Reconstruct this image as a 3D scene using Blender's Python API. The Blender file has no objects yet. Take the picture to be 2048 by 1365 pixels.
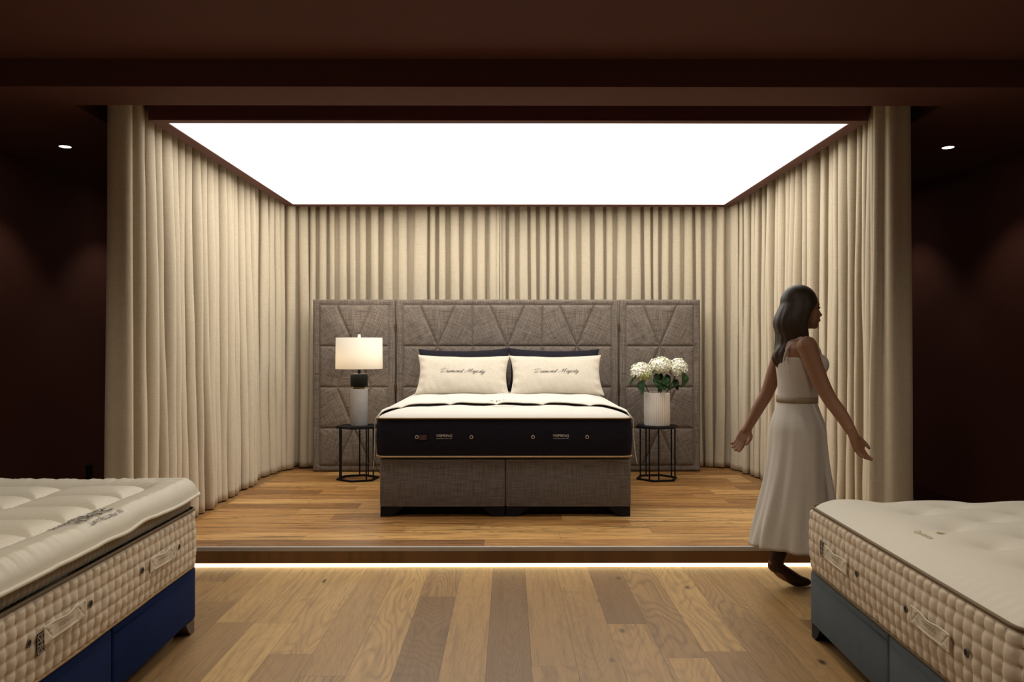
import bpy, bmesh, math, random
from mathutils import Vector, Matrix, noise as mnoise

# ------------------------------------------------------------------ camera, light, exposure
SC = bpy.context.scene
COL = SC.collection
PI = math.pi
cam_d = bpy.data.cameras.new('camera'); cam = bpy.data.objects.new('camera', cam_d); COL.objects.link(cam)
cam_d.sensor_width = 36.0; cam_d.lens = 1620.0 / 2048 * 36.0; cam_d.clip_start = 0.05
cam.location = (0, 0, 1.33)
cam.rotation_euler = (PI/2 + 7.5/1620, 0, -6.0/1620)
SC.camera = cam
SC.view_settings.view_transform = 'Standard'; SC.view_settings.look = 'None'
SC.view_settings.gamma = 1.0; SC.view_settings.exposure = 0.0
SC.view_settings.use_curve_mapping = False
world = bpy.data.worlds.new('world'); SC.world = world; world.use_nodes = True
world.node_tree.nodes['Background'].inputs[0].default_value = (0.9, 0.75, 0.6, 1)
world.node_tree.nodes['Background'].inputs[1].default_value = 0.01
PANEL_E = 3.1            # luminous stretch ceiling over the platform
LED_E = 3.0              # strip under the step
SPOT_ROOM = 54.0         # recessed spots over the front of the room
SPOT_SIDE = 7.0          # recessed spots along the side walls
LAMP_W = 3.0             # bulb in the table lamp
WARM = (1.0, 0.88, 0.71)

# ------------------------------------------------------------------ helpers
def tag(o, label=None, cat=None, group=None, kind=None):
    if label: o['label'] = label
    if cat: o['category'] = cat
    if group: o['group'] = group
    if kind: o['kind'] = kind
    return o
def empty(name, loc, rz=0, label=None, cat=None, group=None):
    o = bpy.data.objects.new(name, None); COL.objects.link(o)
    o.location = loc; o.rotation_euler = (0, 0, rz); o.empty_display_size = 0.1
    return tag(o, label, cat, group)
def mesh_obj(name, verts, faces, mat, parent=None, smooth=True, loc=None):
    me = bpy.data.meshes.new(name); me.from_pydata([tuple(v) for v in verts], [], faces); me.update()
    if smooth: me.polygons.foreach_set('use_smooth', [True]*len(me.polygons))
    o = bpy.data.objects.new(name, me); COL.objects.link(o)
    if mat: me.materials.append(mat)
    if parent: o.parent = parent
    if loc: o.location = loc
    return o
def bm_obj(name, bm, mat, parent=None, smooth=False, loc=None):
    me = bpy.data.meshes.new(name); bm.normal_update(); bm.to_mesh(me); bm.free()
    if smooth: me.polygons.foreach_set('use_smooth', [True]*len(me.polygons))
    o = bpy.data.objects.new(name, me); COL.objects.link(o)
    if mat: me.materials.append(mat)
    if parent: o.parent = parent
    if loc: o.location = loc
    return o
def add_box(bm, x0, x1, y0, y1, z0, z1, bev=0):
    r = bmesh.ops.create_cube(bm, size=1)
    vs = r['verts']
    for v in vs:
        v.co = Vector(((x0+x1)/2 + v.co.x*(x1-x0), (y0+y1)/2 + v.co.y*(y1-y0), (z0+z1)/2 + v.co.z*(z1-z0)))
    if bev:
        es = list({e for v in vs for e in v.link_edges})
        bmesh.ops.bevel(bm, geom=es, offset=bev, segments=3, profile=0.5, affect='EDGES')
def box(name, x0, x1, y0, y1, z0, z1, mat, parent=None, bev=0, smooth=False):
    bm = bmesh.new(); add_box(bm, x0, x1, y0, y1, z0, z1, bev)
    return bm_obj(name, bm, mat, parent, smooth)
def lathe(name, prof, mat, parent=None, n=48, loc=None, smooth=True, mod=None):
    vs, fs = [], []
    for (r, z) in prof:
        for k in range(n):
            a = 2*PI*k/n; rr = r if mod is None else mod(r, z, a)
            vs.append((rr*math.cos(a), rr*math.sin(a), z))
    for i in range(len(prof)-1):
        for k in range(n):
            k2 = (k+1) % n
            fs.append((i*n+k, i*n+k2, (i+1)*n+k2, (i+1)*n+k))
    return mesh_obj(name, vs, fs, mat, parent, smooth, loc)
def tube_data(pts, rad, n=8, closed=False, vs=None, fs=None, caps=True):
    """tube along pts; rad a number or list"""
    vs = [] if vs is None else vs; fs = [] if fs is None else fs
    base = len(vs); m = len(pts); P = [Vector(p) for p in pts]
    up = None
    for i in range(m):
        a = P[(i-1) % m] if (closed or i > 0) else P[i]
        b = P[(i+1) % m] if (closed or i < m-1) else P[i]
        t = (b-a).normalized()
        if up is None:
            up = Vector((0, 0, 1)) if abs(t.z) < 0.9 else Vector((1, 0, 0))
        s = t.cross(up); s.normalize(); u2 = s.cross(t).normalized(); up = u2
        r = rad[i] if isinstance(rad, (list, tuple)) else rad
        for k in range(n):
            an = 2*PI*k/n
            vs.append(P[i] + s*math.cos(an)*r + u2*math.sin(an)*r)
    rng = m if closed else m-1
    for i in range(rng):
        j = (i+1) % m
        for k in range(n):
            k2 = (k+1) % n
            fs.append((base+i*n+k, base+i*n+k2, base+j*n+k2, base+j*n+k))
    if not closed and caps:
        fs.append(tuple(base+k for k in range(n))[::-1]); fs.append(tuple(base+(m-1)*n+k for k in range(n)))
    return vs, fs
def tube(name, pts, rad, mat, parent=None, n=8, closed=False):
    vs, fs = tube_data(pts, rad, n, closed)
    return mesh_obj(name, vs, fs, mat, parent, True)
def catmull(pts, sub=6, closed=False):
    out = []; m = len(pts); P = [Vector(p) for p in pts]
    rng = m if closed else m-1
    for i in range(rng):
        p0 = P[(i-1) % m] if (closed or i > 0) else P[i]
        p1 = P[i]; p2 = P[(i+1) % m]
        p3 = P[(i+2) % m] if (closed or i+2 < m) else p2
        for k in range(sub):
            t = k/sub
            out.append(0.5*((2*p1)+(p2-p0)*t+(2*p0-5*p1+4*p2-p3)*t*t+(3*p1-p0-3*p2+p3)*t**3))
    if not closed: out.append(P[-1])
    return out
def clamp(x, a=0.0, b=1.0): return max(a, min(b, x))
def sstep(a, b, x):
    t = clamp((x-a)/(b-a)); return t*t*(3-2*t)
def nz(x, y=0.0, z=0.0): return mnoise.noise(Vector((x, y, z)))

# ------------------------------------------------------------------ materials
class NT:
    def __init__(self, name):
        self.m = bpy.data.materials.new(name); self.m.use_nodes = True
        self.t = self.m.node_tree; self.b = self.t.nodes['Principled BSDF']
        self.x = 0
    def n(self, typ, **kw):
        nd = self.t.nodes.new(typ)
        for k, v in kw.items(): setattr(nd, k, v)
        return nd
    def l(self, a, b): self.t.links.new(a, b)
    def put(self, sock, v):
        if isinstance(v, bpy.types.NodeSocket): self.l(v, sock)
        elif v is not None: sock.default_value = v
    def math(self, op, a, b=None, c=None):
        nd = self.n('ShaderNodeMath', operation=op)
        self.put(nd.inputs[0], a)
        if b is not None: self.put(nd.inputs[1], b)
        if c is not None: self.put(nd.inputs[2], c)
        return nd.outputs[0]
    def comb(self, x, y, z=0.0):
        nd = self.n('ShaderNodeCombineXYZ')
        for s, v in zip(nd.inputs, (x, y, z)): self.put(s, v)
        return nd.outputs[0]
    def sep(self, v):
        nd = self.n('ShaderNodeSeparateXYZ'); self.l(v, nd.inputs[0]); return nd.outputs
    def noise(self, vec, scale=5, detail=3, rough=0.5, dist=0.0):
        nd = self.n('ShaderNodeTexNoise'); self.put(nd.inputs['Vector'], vec)
        nd.inputs['Scale'].default_value = scale; nd.inputs['Detail'].default_value = detail
        nd.inputs['Roughness'].default_value = rough; nd.inputs['Distortion'].default_value = dist
        return nd.outputs[0]
    def ramp(self, fac, stops):
        nd = self.n('ShaderNodeValToRGB'); self.l(fac, nd.inputs[0])
        e = nd.color_ramp.elements
        while len(e) < len(stops): e.new(0.5)
        for el, (p, c) in zip(e, stops):
            el.position = p; el.color = (c[0], c[1], c[2], 1) if not isinstance(c, (int, float)) else (c, c, c, 1)
        return nd.outputs[0]
    def mix(self, fac, a, b, mode='MIX'):
        nd = self.n('ShaderNodeMix', data_type='RGBA', blend_type=mode)
        self.put(nd.inputs[0], fac)
        for s, v in ((nd.inputs[6], a), (nd.inputs[7], b)):
            if isinstance(v, tuple): v = (v[0], v[1], v[2], 1)
            self.put(s, v)
        return nd.outputs[2]
    def obj(self):
        return self.n('ShaderNodeTexCoord').outputs['Object']
    def mapv(self, vec, scale=(1, 1, 1), rot=(0, 0, 0)):
        nd = self.n('ShaderNodeMapping'); self.l(vec, nd.inputs[0])
        nd.inputs['Scale'].default_value = scale; nd.inputs['Rotation'].default_value = rot
        return nd.outputs[0]
    def bump(self, h, strength=0.3, dist=0.01):
        nd = self.n('ShaderNodeBump'); self.l(h, nd.inputs['Height'])
        nd.inputs['Strength'].default_value = strength; nd.inputs['Distance'].default_value = dist
        self.l(nd.outputs[0], self.b.inputs['Normal'])
    def base(self, c):
        if isinstance(c, tuple): self.b.inputs['Base Color'].default_value = (c[0], c[1], c[2], 1)
        else: self.l(c, self.b.inputs['Base Color'])
    def rough(self, r, spec=0.5):
        self.put(self.b.inputs['Roughness'], r); self.b.inputs['Specular IOR Level'].default_value = spec
def plain(name, c, r=0.6, spec=0.4, metal=0.0, var=0.08, scale=12, bump=0.0, sheen=0.0):
    t = NT(name); v = t.noise(t.obj(), scale, 4)
    d = tuple(x*(1-var) for x in c); e = tuple(min(1, x*(1+var)) for x in c)
    t.base(t.mix(v, d, e)); t.rough(r, spec); t.b.inputs['Metallic'].default_value = metal
    if sheen: t.b.inputs['Sheen Weight'].default_value = sheen
    if bump: t.bump(t.noise(t.obj(), scale*12, 3), bump, 0.002)
    return t.m
def fabric(name, c, c2=None, sx=420, r=0.9, bump=0.25, var=0.5, sheen=0.15, stretch=18, attr=False, low=0.1):
    """woven cloth: two crossed sets of stretched threads"""
    t = NT(name); c2 = c2 or tuple(x*0.6 for x in c)
    v = t.obj()
    if attr:
        at = t.n('ShaderNodeAttribute', attribute_name='weave')
        vr = t.n('ShaderNodeVectorRotate', rotation_type='Y_AXIS'); t.l(v, vr.inputs['Vector'])
        t.l(at.outputs['Fac'], vr.inputs['Angle']); v = vr.outputs[0]
    s = sx/stretch
    a = t.noise(t.mapv(v, (sx, sx, s)), 1, 2); b = t.noise(t.mapv(v, (s, s, sx)), 1, 2)
    f = t.math('ADD', a, b); f = t.math('MULTIPLY_ADD', f, var*3.2, 0.5-var*3.2)
    f2 = t.noise(v, 3.5, 3)
    col = t.mix(f, c2, c)
    col = t.mix(t.math('MULTIPLY', f2, low), col, tuple(x*0.55 for x in c))
    t.base(col); t.rough(r, 0.2); t.b.inputs['Sheen Weight'].default_value = sheen
    t.bump(t.math('ADD', a, b), bump, 0.0015)
    return t.m
def emit(name, c, s):
    t = NT(name); t.base((0.8, 0.8, 0.8)); t.b.inputs['Emission Color'].default_value = (*c, 1)
    t.b.inputs['Emission Strength'].default_value = s
    return t.m
def wood(name, along, w, L, tones, grain=(0.10, 0.055, 0.022), ring=0.5, streak=0.3, knots=0.5, off=0.0, rough=0.42, seam=0.6, kscale=1.0, cracks=0.0):
    t = NT(name); o = t.sep(t.obj())
    A = o[1] if along == 'Y' else o[0]; B = o[0] if along == 'Y' else o[1]
    u = t.math('DIVIDE', t.math('ADD', B, off), w); row = t.math('FLOOR', u); fu = t.math('FRACT', u)
    wn = t.n('ShaderNodeTexWhiteNoise', noise_dimensions='1D'); t.l(row, wn.inputs['W'])
    v = t.math('ADD', t.math('DIVIDE', A, L), t.math('MULTIPLY', wn.outputs['Value'], 7.3))
    col = t.math('FLOOR', v); fv = t.math('FRACT', v)
    wn2 = t.n('ShaderNodeTexWhiteNoise', noise_dimensions='2D'); t.l(t.comb(row, col), wn2.inputs['Vector'])
    r = wn2.outputs['Value']; rc = t.sep(wn2.outputs['Color'])
    ox = t.math('MULTIPLY', rc[0], 60); oy = t.math('MULTIPLY', rc[1], 60)
    x = t.math('ADD', B, ox); y = t.math('ADD', A, oy)
    tone = t.ramp(r, tones)
    # cathedral rings
    low = t.noise(t.comb(t.math('MULTIPLY', x, 3.6), t.math('MULTIPLY', y, 0.75), rc[2]), 1, 1.6, 0.45)
    rg = t.math('MULTIPLY', low, 210.0)
    rg = t.math('ADD', rg, t.math('MULTIPLY', x, 30.0))
    sn = t.math('SINE', t.math('MULTIPLY', rg, 1.0))
    ln = t.math('POWER', t.math('MULTIPLY_ADD', sn, 0.5, 0.5), 2.6)
    fine = t.noise(t.comb(t.math('MULTIPLY', x, 260), t.math('MULTIPLY', y, 9), 0.0), 1, 3, 0.6)
    med = t.noise(t.comb(t.math('MULTIPLY', x, 38), t.math('MULTIPLY', y, 1.6), 0.0), 1, 4, 0.6, 0.6)
    c1 = t.mix(t.math('MULTIPLY', t.math('MULTIPLY', ln, t.math('MULTIPLY', t.math('MULTIPLY_ADD', rc[2], 1.0, 0.15), ring)), t.math('MULTIPLY_ADD', fine, 1.0, 0.15)), tone, grain)
    m2 = t.math('MULTIPLY', t.ramp(med, [(0.47, 0.0), (0.68, 1.0)]), streak)
    c2 = t.mix(m2, c1, grain)
    f2 = t.math('MULTIPLY', t.ramp(fine, [(0.45, 0.0), (0.7, 1.0)]), 0.22)
    c3 = t.mix(f2, c2, grain)
    # knots
    vo = t.n('ShaderNodeTexVoronoi'); t.l(t.comb(t.math('MULTIPLY', x, 2.6), t.math('MULTIPLY', y, 1.2), 0.0), vo.inputs['Vector'])
    vo.inputs['Scale'].default_value = kscale
    kn = t.ramp(t.math('ADD', vo.outputs['Distance'], t.math('MULTIPLY', t.math('SUBTRACT', med, 0.5), 0.10)), [(0.015, 1.0), (0.075, 0.0)])
    c4 = t.mix(t.math('MULTIPLY', kn, knots), c3, (0.018, 0.010, 0.006))
    if cracks:
        ck = t.noise(t.comb(t.math('MULTIPLY', x, 34), t.math('MULTIPLY', y, 4.5), 4.0), 1, 3, 0.6)
        c4 = t.mix(t.math('MULTIPLY', t.ramp(ck, [(0.66, 0.0), (0.73, 1.0)]), cracks), c4, (0.022, 0.012, 0.007))
    # seams
    e1 = t.math('MINIMUM', fu, t.math('SUBTRACT', 1.0, fu)); e1 = t.math('MULTIPLY', e1, w)
    e2 = t.math('MINIMUM', fv, t.math('SUBTRACT', 1.0, fv)); e2 = t.math('MULTIPLY', e2, L)
    e = t.math('MINIMUM', e1, e2); sm = t.ramp(t.math('MULTIPLY', e, 100), [(0.06, 1.0), (0.18, 0.0)])
    c5 = t.mix(t.math('MULTIPLY', sm, seam), c4, (0.03, 0.016, 0.008))
    t.base(c5)
    t.rough(t.math('MULTIPLY_ADD', fine, 0.18, rough-0.09), 0.45)
    h = t.math('SUBTRACT', t.math('MULTIPLY', fine, 0.25), t.math('ADD', sm, t.math('MULTIPLY', ln, 0.15)))
    t.bump(h, 0.25, 0.0012)
    return t.m

M = {}
M['oak'] = wood('oak_room_floor', 'Y', 0.1875, 1.75, [(0.0, (0.220, 0.122, 0.048)), (0.3, (0.315, 0.182, 0.070)), (0.7, (0.400, 0.238, 0.090)), (1.0, (0.56, 0.355, 0.135))], ring=0.7, streak=0.38, knots=1.0, kscale=1.4, off=0.094)
M['oak_stage'] = wood('oak_platform', 'X', 0.19, 1.6, [(0.0, (0.24, 0.108, 0.030)), (0.35, (0.42, 0.205, 0.060)), (0.75, (0.54, 0.285, 0.088)), (1.0, (0.66, 0.385, 0.135))], grain=(0.055, 0.022, 0.008), ring=0.45, streak=0.85, knots=1.0, kscale=1.9, cracks=0.9, off=0.12, rough=0.38)
M['oak_border'] = wood('oak_border', 'Y', 0.5, 2.2, [(0.0, (0.26, 0.13, 0.045)), (1.0, (0.34, 0.18, 0.06))], streak=0.4, knots=0.3, off=5.25)
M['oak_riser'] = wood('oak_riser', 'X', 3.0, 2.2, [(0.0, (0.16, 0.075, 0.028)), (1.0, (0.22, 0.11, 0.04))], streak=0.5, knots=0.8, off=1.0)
M['maroon'] = plain('maroon_paint', (0.145, 0.052, 0.040), 0.75, 0.25, var=0.06, scale=2)
M['maroon_ceil'] = plain('maroon_ceiling_paint', (0.120, 0.050, 0.040), 0.8, 0.2, var=0.05, scale=2)
M['frame'] = plain('brown_frame_paint', (0.12, 0.038, 0.030), 0.6, 0.3)
M['skirting'] = plain('dark_skirting_paint', (0.085, 0.024, 0.018), 0.55, 0.35)
M['linen'] = fabric('linen_curtain', (0.66, 0.575, 0.435), (0.54, 0.455, 0.33), sx=330, bump=0.18, var=0.45, sheen=0.05, low=0.08)
M['headboard'] = fabric('headboard_linen', (0.255, 0.210, 0.175), (0.100, 0.081, 0.068), sx=170, bump=0.5, var=0.62, attr=True, stretch=22, low=0.15, sheen=0.03)
M['divan'] = fabric('divan_linen', (0.225, 0.203, 0.195), (0.110, 0.099, 0.096), sx=170, bump=0.4, var=0.6, stretch=22, low=0.15, sheen=0.02)
M['navy_side'] = fabric('navy_ticking', (0.016, 0.015, 0.026), (0.007, 0.007, 0.012), sx=300, bump=0.3, sheen=0.0, low=0.1)
M['navy_pillow'] = fabric('navy_cotton', (0.013, 0.012, 0.020), (0.007, 0.007, 0.011), sx=350, bump=0.2, sheen=0.0)
M['white_tick'] = fabric('white_ticking', (0.66, 0.63, 0.58), (0.60, 0.57, 0.51), sx=350, bump=0.08, var=0.4, sheen=0.05, low=0.04)
M['cream_pillow'] = fabric('cream_linen', (0.63, 0.575, 0.485), (0.53, 0.465, 0.37), sx=330, bump=0.3, var=0.6, sheen=0.08, stretch=12, low=0.08)
M['beige_side'] = fabric('beige_mattress_cloth', (0.74, 0.635, 0.50), (0.66, 0.55, 0.42), sx=500, bump=0.08, var=0.3, sheen=0.1, low=0.05)
M['satin'] = fabric('satin_cotton', (0.72, 0.67, 0.56), (0.68, 0.63, 0.52), sx=500, bump=0.04, r=0.42, var=0.25, sheen=0.1, low=0.03)
M['ivory_top'] = fabric('ivory_mattress_top', (0.74, 0.70, 0.61), (0.70, 0.66, 0.56), sx=500, bump=0.05, r=0.6, var=0.25, sheen=0.1, low=0.03)
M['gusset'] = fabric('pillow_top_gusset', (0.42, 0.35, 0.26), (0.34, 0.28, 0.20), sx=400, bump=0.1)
M['brown_piping'] = plain('brown_piping', (0.16, 0.108, 0.052), 0.6)
M['tan_piping'] = plain('tan_piping', (0.42, 0.29, 0.15), 0.6)
M['cream_piping'] = plain('cream_piping', (0.74, 0.70, 0.60), 0.6)
M['handle'] = fabric('handle_tape', (0.74, 0.66, 0.53), (0.66, 0.58, 0.45), sx=600, bump=0.1, r=0.55)
M['stitch'] = plain('beige_stitching', (0.30, 0.23, 0.15), 0.7)
M['gold_stitch'] = plain('gold_stitching', (0.46, 0.35, 0.17), 0.6)
M['vent'] = plain('dark_vent_mesh', (0.022, 0.018, 0.014), 0.8, 0.2)
M['vent_rim'] = plain('grey_vent_rim', (0.13, 0.11, 0.09), 0.6, 0.3)
M['black_label'] = plain('black_label_cloth', (0.012, 0.011, 0.012), 0.8)
M['label_line'] = plain('label_thread', (0.45, 0.36, 0.26), 0.7)
M['copper_thread'] = plain('pink_thread', (0.33, 0.19, 0.15), 0.7)
M['silver_thread'] = plain('silver_thread', (0.85, 0.82, 0.78), 0.5)
M['rose_metal'] = plain('rose_metal', (0.80, 0.66, 0.56), 0.4, 0.5, metal=0.2)
M['dark_ink'] = plain('black_ink', (0.012, 0.011, 0.013), 0.7)
M['grey_ink'] = plain('grey_ink', (0.46, 0.42, 0.37), 0.7)
M['blue_velvet'] = plain('navy_blue_velvet', (0.0055, 0.0175, 0.080), 0.85, 0.1, var=0.35, scale=9, bump=0.15, sheen=0.0)
M['grey_velvet'] = plain('blue_grey_upholstery', (0.105, 0.130, 0.150), 0.9, 0.1, var=0.15, scale=9, bump=0.15, sheen=0.0)
M['black_foot'] = plain('black_foot', (0.010, 0.010, 0.014), 0.6, 0.2)
M['bronze'] = plain('bronze_foot', (0.12, 0.085, 0.06), 0.4, 0.5, metal=0.3)
M['black_metal'] = plain('black_metal', (0.004, 0.004, 0.005), 0.6, 0.2)
M['black_satin'] = plain('black_satin', (0.008, 0.008, 0.008), 0.6, 0.2)
M['brass'] = plain('brass', (0.35, 0.22, 0.08), 0.35, 0.5, metal=1.0)
M['hinge'] = plain('brown_hinge', (0.12, 0.05, 0.025), 0.4, 0.5, metal=0.6)
M['concrete'] = plain('grey_concrete', (0.33, 0.31, 0.30), 0.85, 0.25, var=0.18, scale=14, bump=0.2)
M['shade'] = None
M['acrylic'] = plain('white_acrylic', (0.75, 0.72, 0.68), 0.3)
M['ceramic'] = plain('white_ceramic', (0.70, 0.64, 0.57), 0.5, 0.4, var=0.03)
M['petal'] = plain('white_petal', (0.86, 0.84, 0.74), 0.7, 0.3, var=0.08, scale=60)
M['petal_green'] = plain('lime_white_petal', (0.62, 0.67, 0.33), 0.7, 0.3, var=0.15, scale=60)
M['leaf'] = plain('dark_green_leaf', (0.018, 0.045, 0.012), 0.6, 0.2, var=0.4, scale=30)
M['stem'] = plain('green_stem', (0.03, 0.05, 0.018), 0.6)
M['alu'] = plain('grey_metal_trim', (0.50, 0.49, 0.49), 0.4, 0.5, metal=0.3)
M['alu_dark'] = plain('dark_channel', (0.05, 0.04, 0.035), 0.6)
M['skin'] = plain('skin', (0.25, 0.120, 0.068), 0.55, 0.35, var=0.06, scale=20)
M['hair'] = plain('dark_brown_hair', (0.038, 0.022, 0.013), 0.5, 0.4, var=0.4, scale=60)
M['skirt'] = fabric('white_skirt_cloth', (0.62, 0.58, 0.53), (0.55, 0.51, 0.46), sx=400, bump=0.1)
M['blouse'] = fabric('pale_blouse_cloth', (0.55, 0.50, 0.45), (0.48, 0.43, 0.38), sx=400, bump=0.1)
M['shoe'] = plain('dark_brown_leather', (0.05, 0.022, 0.010), 0.45, 0.4)
M['eye'] = plain('dark_eye', (0.03, 0.02, 0.015), 0.2, 0.5)
M['lip'] = plain('lip', (0.30, 0.11, 0.09), 0.5)
M['panel_light'] = emit('stretch_ceiling_glow', (1.0, 0.965, 0.905), PANEL_E)
M['led'] = emit('led_glow', (1.0, 0.74, 0.38), LED_E)
M['lens'] = emit('spot_lens', (1.0, 0.93, 0.84), 12.0)
def shade_mat():
    t = NT('white_shade_cloth'); nt = t.t
    t.base((0.92, 0.88, 0.80)); t.rough(0.9, 0.1)
    tr = t.n('ShaderNodeBsdfTranslucent'); tr.inputs[0].default_value = (0.95, 0.91, 0.84, 1)
    mx = t.n('ShaderNodeMixShader'); mx.inputs[0].default_value = 0.30
    t.l(t.b.outputs[0], mx.inputs[1]); t.l(tr.outputs[0], mx.inputs[2])
    t.l(mx.outputs[0], nt.nodes['Material Output'].inputs[0])
    return t.m
M['shade'] = shade_mat()

# ------------------------------------------------------------------ room shell
ZC = 2.815; ZL = 2.67; WX = 3.5; PF = 4.83; PZ = 0.125
YB, YR = 8.6, -2.6
def struct(o): return tag(o, kind='structure')
struct(box('floor', -WX, WX, YR, YB, -0.1, 0.0, M['oak']))
struct(box('wall_left', -WX-0.12, -WX, YR, YB, -0.1, 3.2, M['maroon']))
struct(box('wall_right', WX, WX+0.12, YR, YB, -0.1, 3.2, M['maroon']))
struct(box('wall_back', -WX, WX, YB, YB+0.12, -0.1, 3.2, M['maroon']))
struct(box('wall_rear', -WX, WX, YR-0.12, YR, -0.1, 3.2, M['maroon']))
struct(box('baseboard_left', -WX, -WX+0.015, YR, YB, 0.0, 0.135, M['skirting'], bev=0.003))
struct(box('baseboard_right', WX-0.015, WX, YR, YB, 0.0, 0.135, M['skirting'], bev=0.003))
bm = bmesh.new()
add_box(bm, -WX, WX, YR, 4.20, ZC, 3.2)
add_box(bm, -WX, WX, 4.20, 4.53, ZL, 3.2)
add_box(bm, -WX, -2.43, 4.53, YB, ZL, 3.2)
add_box(bm, 2.43, WX, 4.53, YB, ZL, 3.2)
add_box(bm, -2.43, 2.43, 8.25, YB, ZL, 3.2)
add_box(bm, -2.43, 2.43, 4.53, 8.25, 3.0, 3.2)
struct(bm_obj('ceiling', bm, M['maroon_ceil']))
# platform
bm = bmesh.new()
add_box(bm, -2.43, 2.43, PF+0.03, YB, 0.0, 0.03)
add_box(bm, -2.43, 2.43, PF+0.012, YB, 0.03, PZ-0.002)
struct(bm_obj('platform', bm, M['alu_dark']))
struct(box('platform_floor', -2.13, 2.13, PF+0.012, YB, PZ-0.002, PZ, M['oak_stage']))
struct(box('trim_1', -2.43, -2.131, PF+0.012, YB, PZ-0.002, PZ+0.0005, M['oak_border']))
struct(box('trim_2', 2.131, 2.43, PF+0.012, YB, PZ-0.002, PZ+0.0005, M['oak_border']))
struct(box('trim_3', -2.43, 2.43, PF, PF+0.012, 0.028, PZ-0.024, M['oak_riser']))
struct(box('trim_4', -2.43, 2.43, PF-0.006, PF+0.013, PZ-0.024, PZ+0.0015, M['alu'], bev=0.002))
t = empty('led_strip_light', (0, PF+0.012, 0), label='glowing warm linear strip light under the front edge of the wooden platform', cat='light strip')
box('diffuser', -2.42, 2.42, -0.004, 0.016, 0.003, 0.026, M['led'], t)
box('channel', -2.42, 2.42, 0.0165, 0.02, 0.001, 0.028, M['alu_dark'], t)
# luminous ceiling
t = empty('ceiling_light_panel', (0, 6.3, ZL), label='huge white luminous stretch ceiling panel above the bed platform', cat='ceiling light')
FX, FY0, FY1 = 2.15, -1.47, 1.55
PX, PY0, PY1 = 2.062, -1.40, 1.45
bm = bmesh.new()
add_box(bm, -FX, FX, FY0, PY0, 0, 0.33); add_box(bm, -FX, FX, PY1, FY1, 0, 0.33)
add_box(bm, -FX, -PX, PY0, PY1, 0, 0.33); add_box(bm, PX, FX, PY0, PY1, 0, 0.33)
bm_obj('frame', bm, M['frame'], t)
box('diffuser', -PX, PX, PY0, PY1, 0.006, 0.02, M['panel_light'], t)
# small wall socket behind the left bed
t = empty('wall_socket', (-WX, 6.76, 0.27), label='small dark socket plate on the left maroon wall beside the curtain', cat='socket')
box('plate', 0.0, 0.012, -0.045, 0.045, -0.06, 0.06, M['black_satin'], t, bev=0.003)

def spot(loc, energy, ang, blend, color=WARM, parent=None, rot=(0, 0, 0), size=0.03):
    d = bpy.data.lights.new('spot_bulb', 'SPOT'); d.energy = energy; d.spot_size = ang; d.spot_blend = blend
    d.color = color; d.shadow_soft_size = size
    o = bpy.data.objects.new('spot_bulb', d); COL.objects.link(o); o.location = loc; o.rotation_euler = rot
    if parent: o.parent = parent
    return o
def downlight(x, y, z, energy, label, ang=1.9, blend=0.6, rot=(0, 0, 0), size=0.03):
    t = empty('recessed_downlight', (x, y, z), label=label, cat='downlight', group='recessed ceiling spots')
    lathe('ring', [(0.036, -0.0005), (0.044, -0.003), (0.047, -0.001), (0.047, 0.0)], M['frame'], t, 32)
    lathe('lens', [(0.0005, -0.001), (0.037, -0.001)], M['lens'], t, 32)
    spot((0, 0, -0.012), energy, ang, blend, parent=t, rot=rot, size=size)
    return t
downlight(-3.0, 5.48, ZL, SPOT_SIDE, 'round white recessed spot in the dark ceiling left of the curtained platform', ang=1.75, blend=0.5, size=0.02)
downlight(2.98, 5.48, ZL, SPOT_SIDE, 'round white recessed spot in the dark ceiling right of the curtained platform', ang=1.75, blend=0.5, size=0.02)
for s, nm in ((-1, 'left'), (1, 'right')):
    downlight(s*3.0, 6.93, ZL, SPOT_SIDE, 'recessed spot hidden behind the %s curtain near the side wall' % nm, ang=1.75, blend=0.5, size=0.02)
for (x, y) in ((-0.9, 2.9), (0.9, 2.9), (-0.9, 1.3), (0.9, 1.3), (-2.5, 2.6), (2.5, 2.6)):
    side = 'left' if x < 0 else 'right'
    wh = 'over the middle of the room, %s front' if abs(x) < 1 and y > 2 else 'over the middle of the room, %s rear' if abs(x) < 1 else 'over the %s foreground bed'
    downlight(x, y, ZC, SPOT_ROOM, 'recessed spot ' + wh % side, ang=2.5, blend=0.9, size=0.12)

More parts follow.
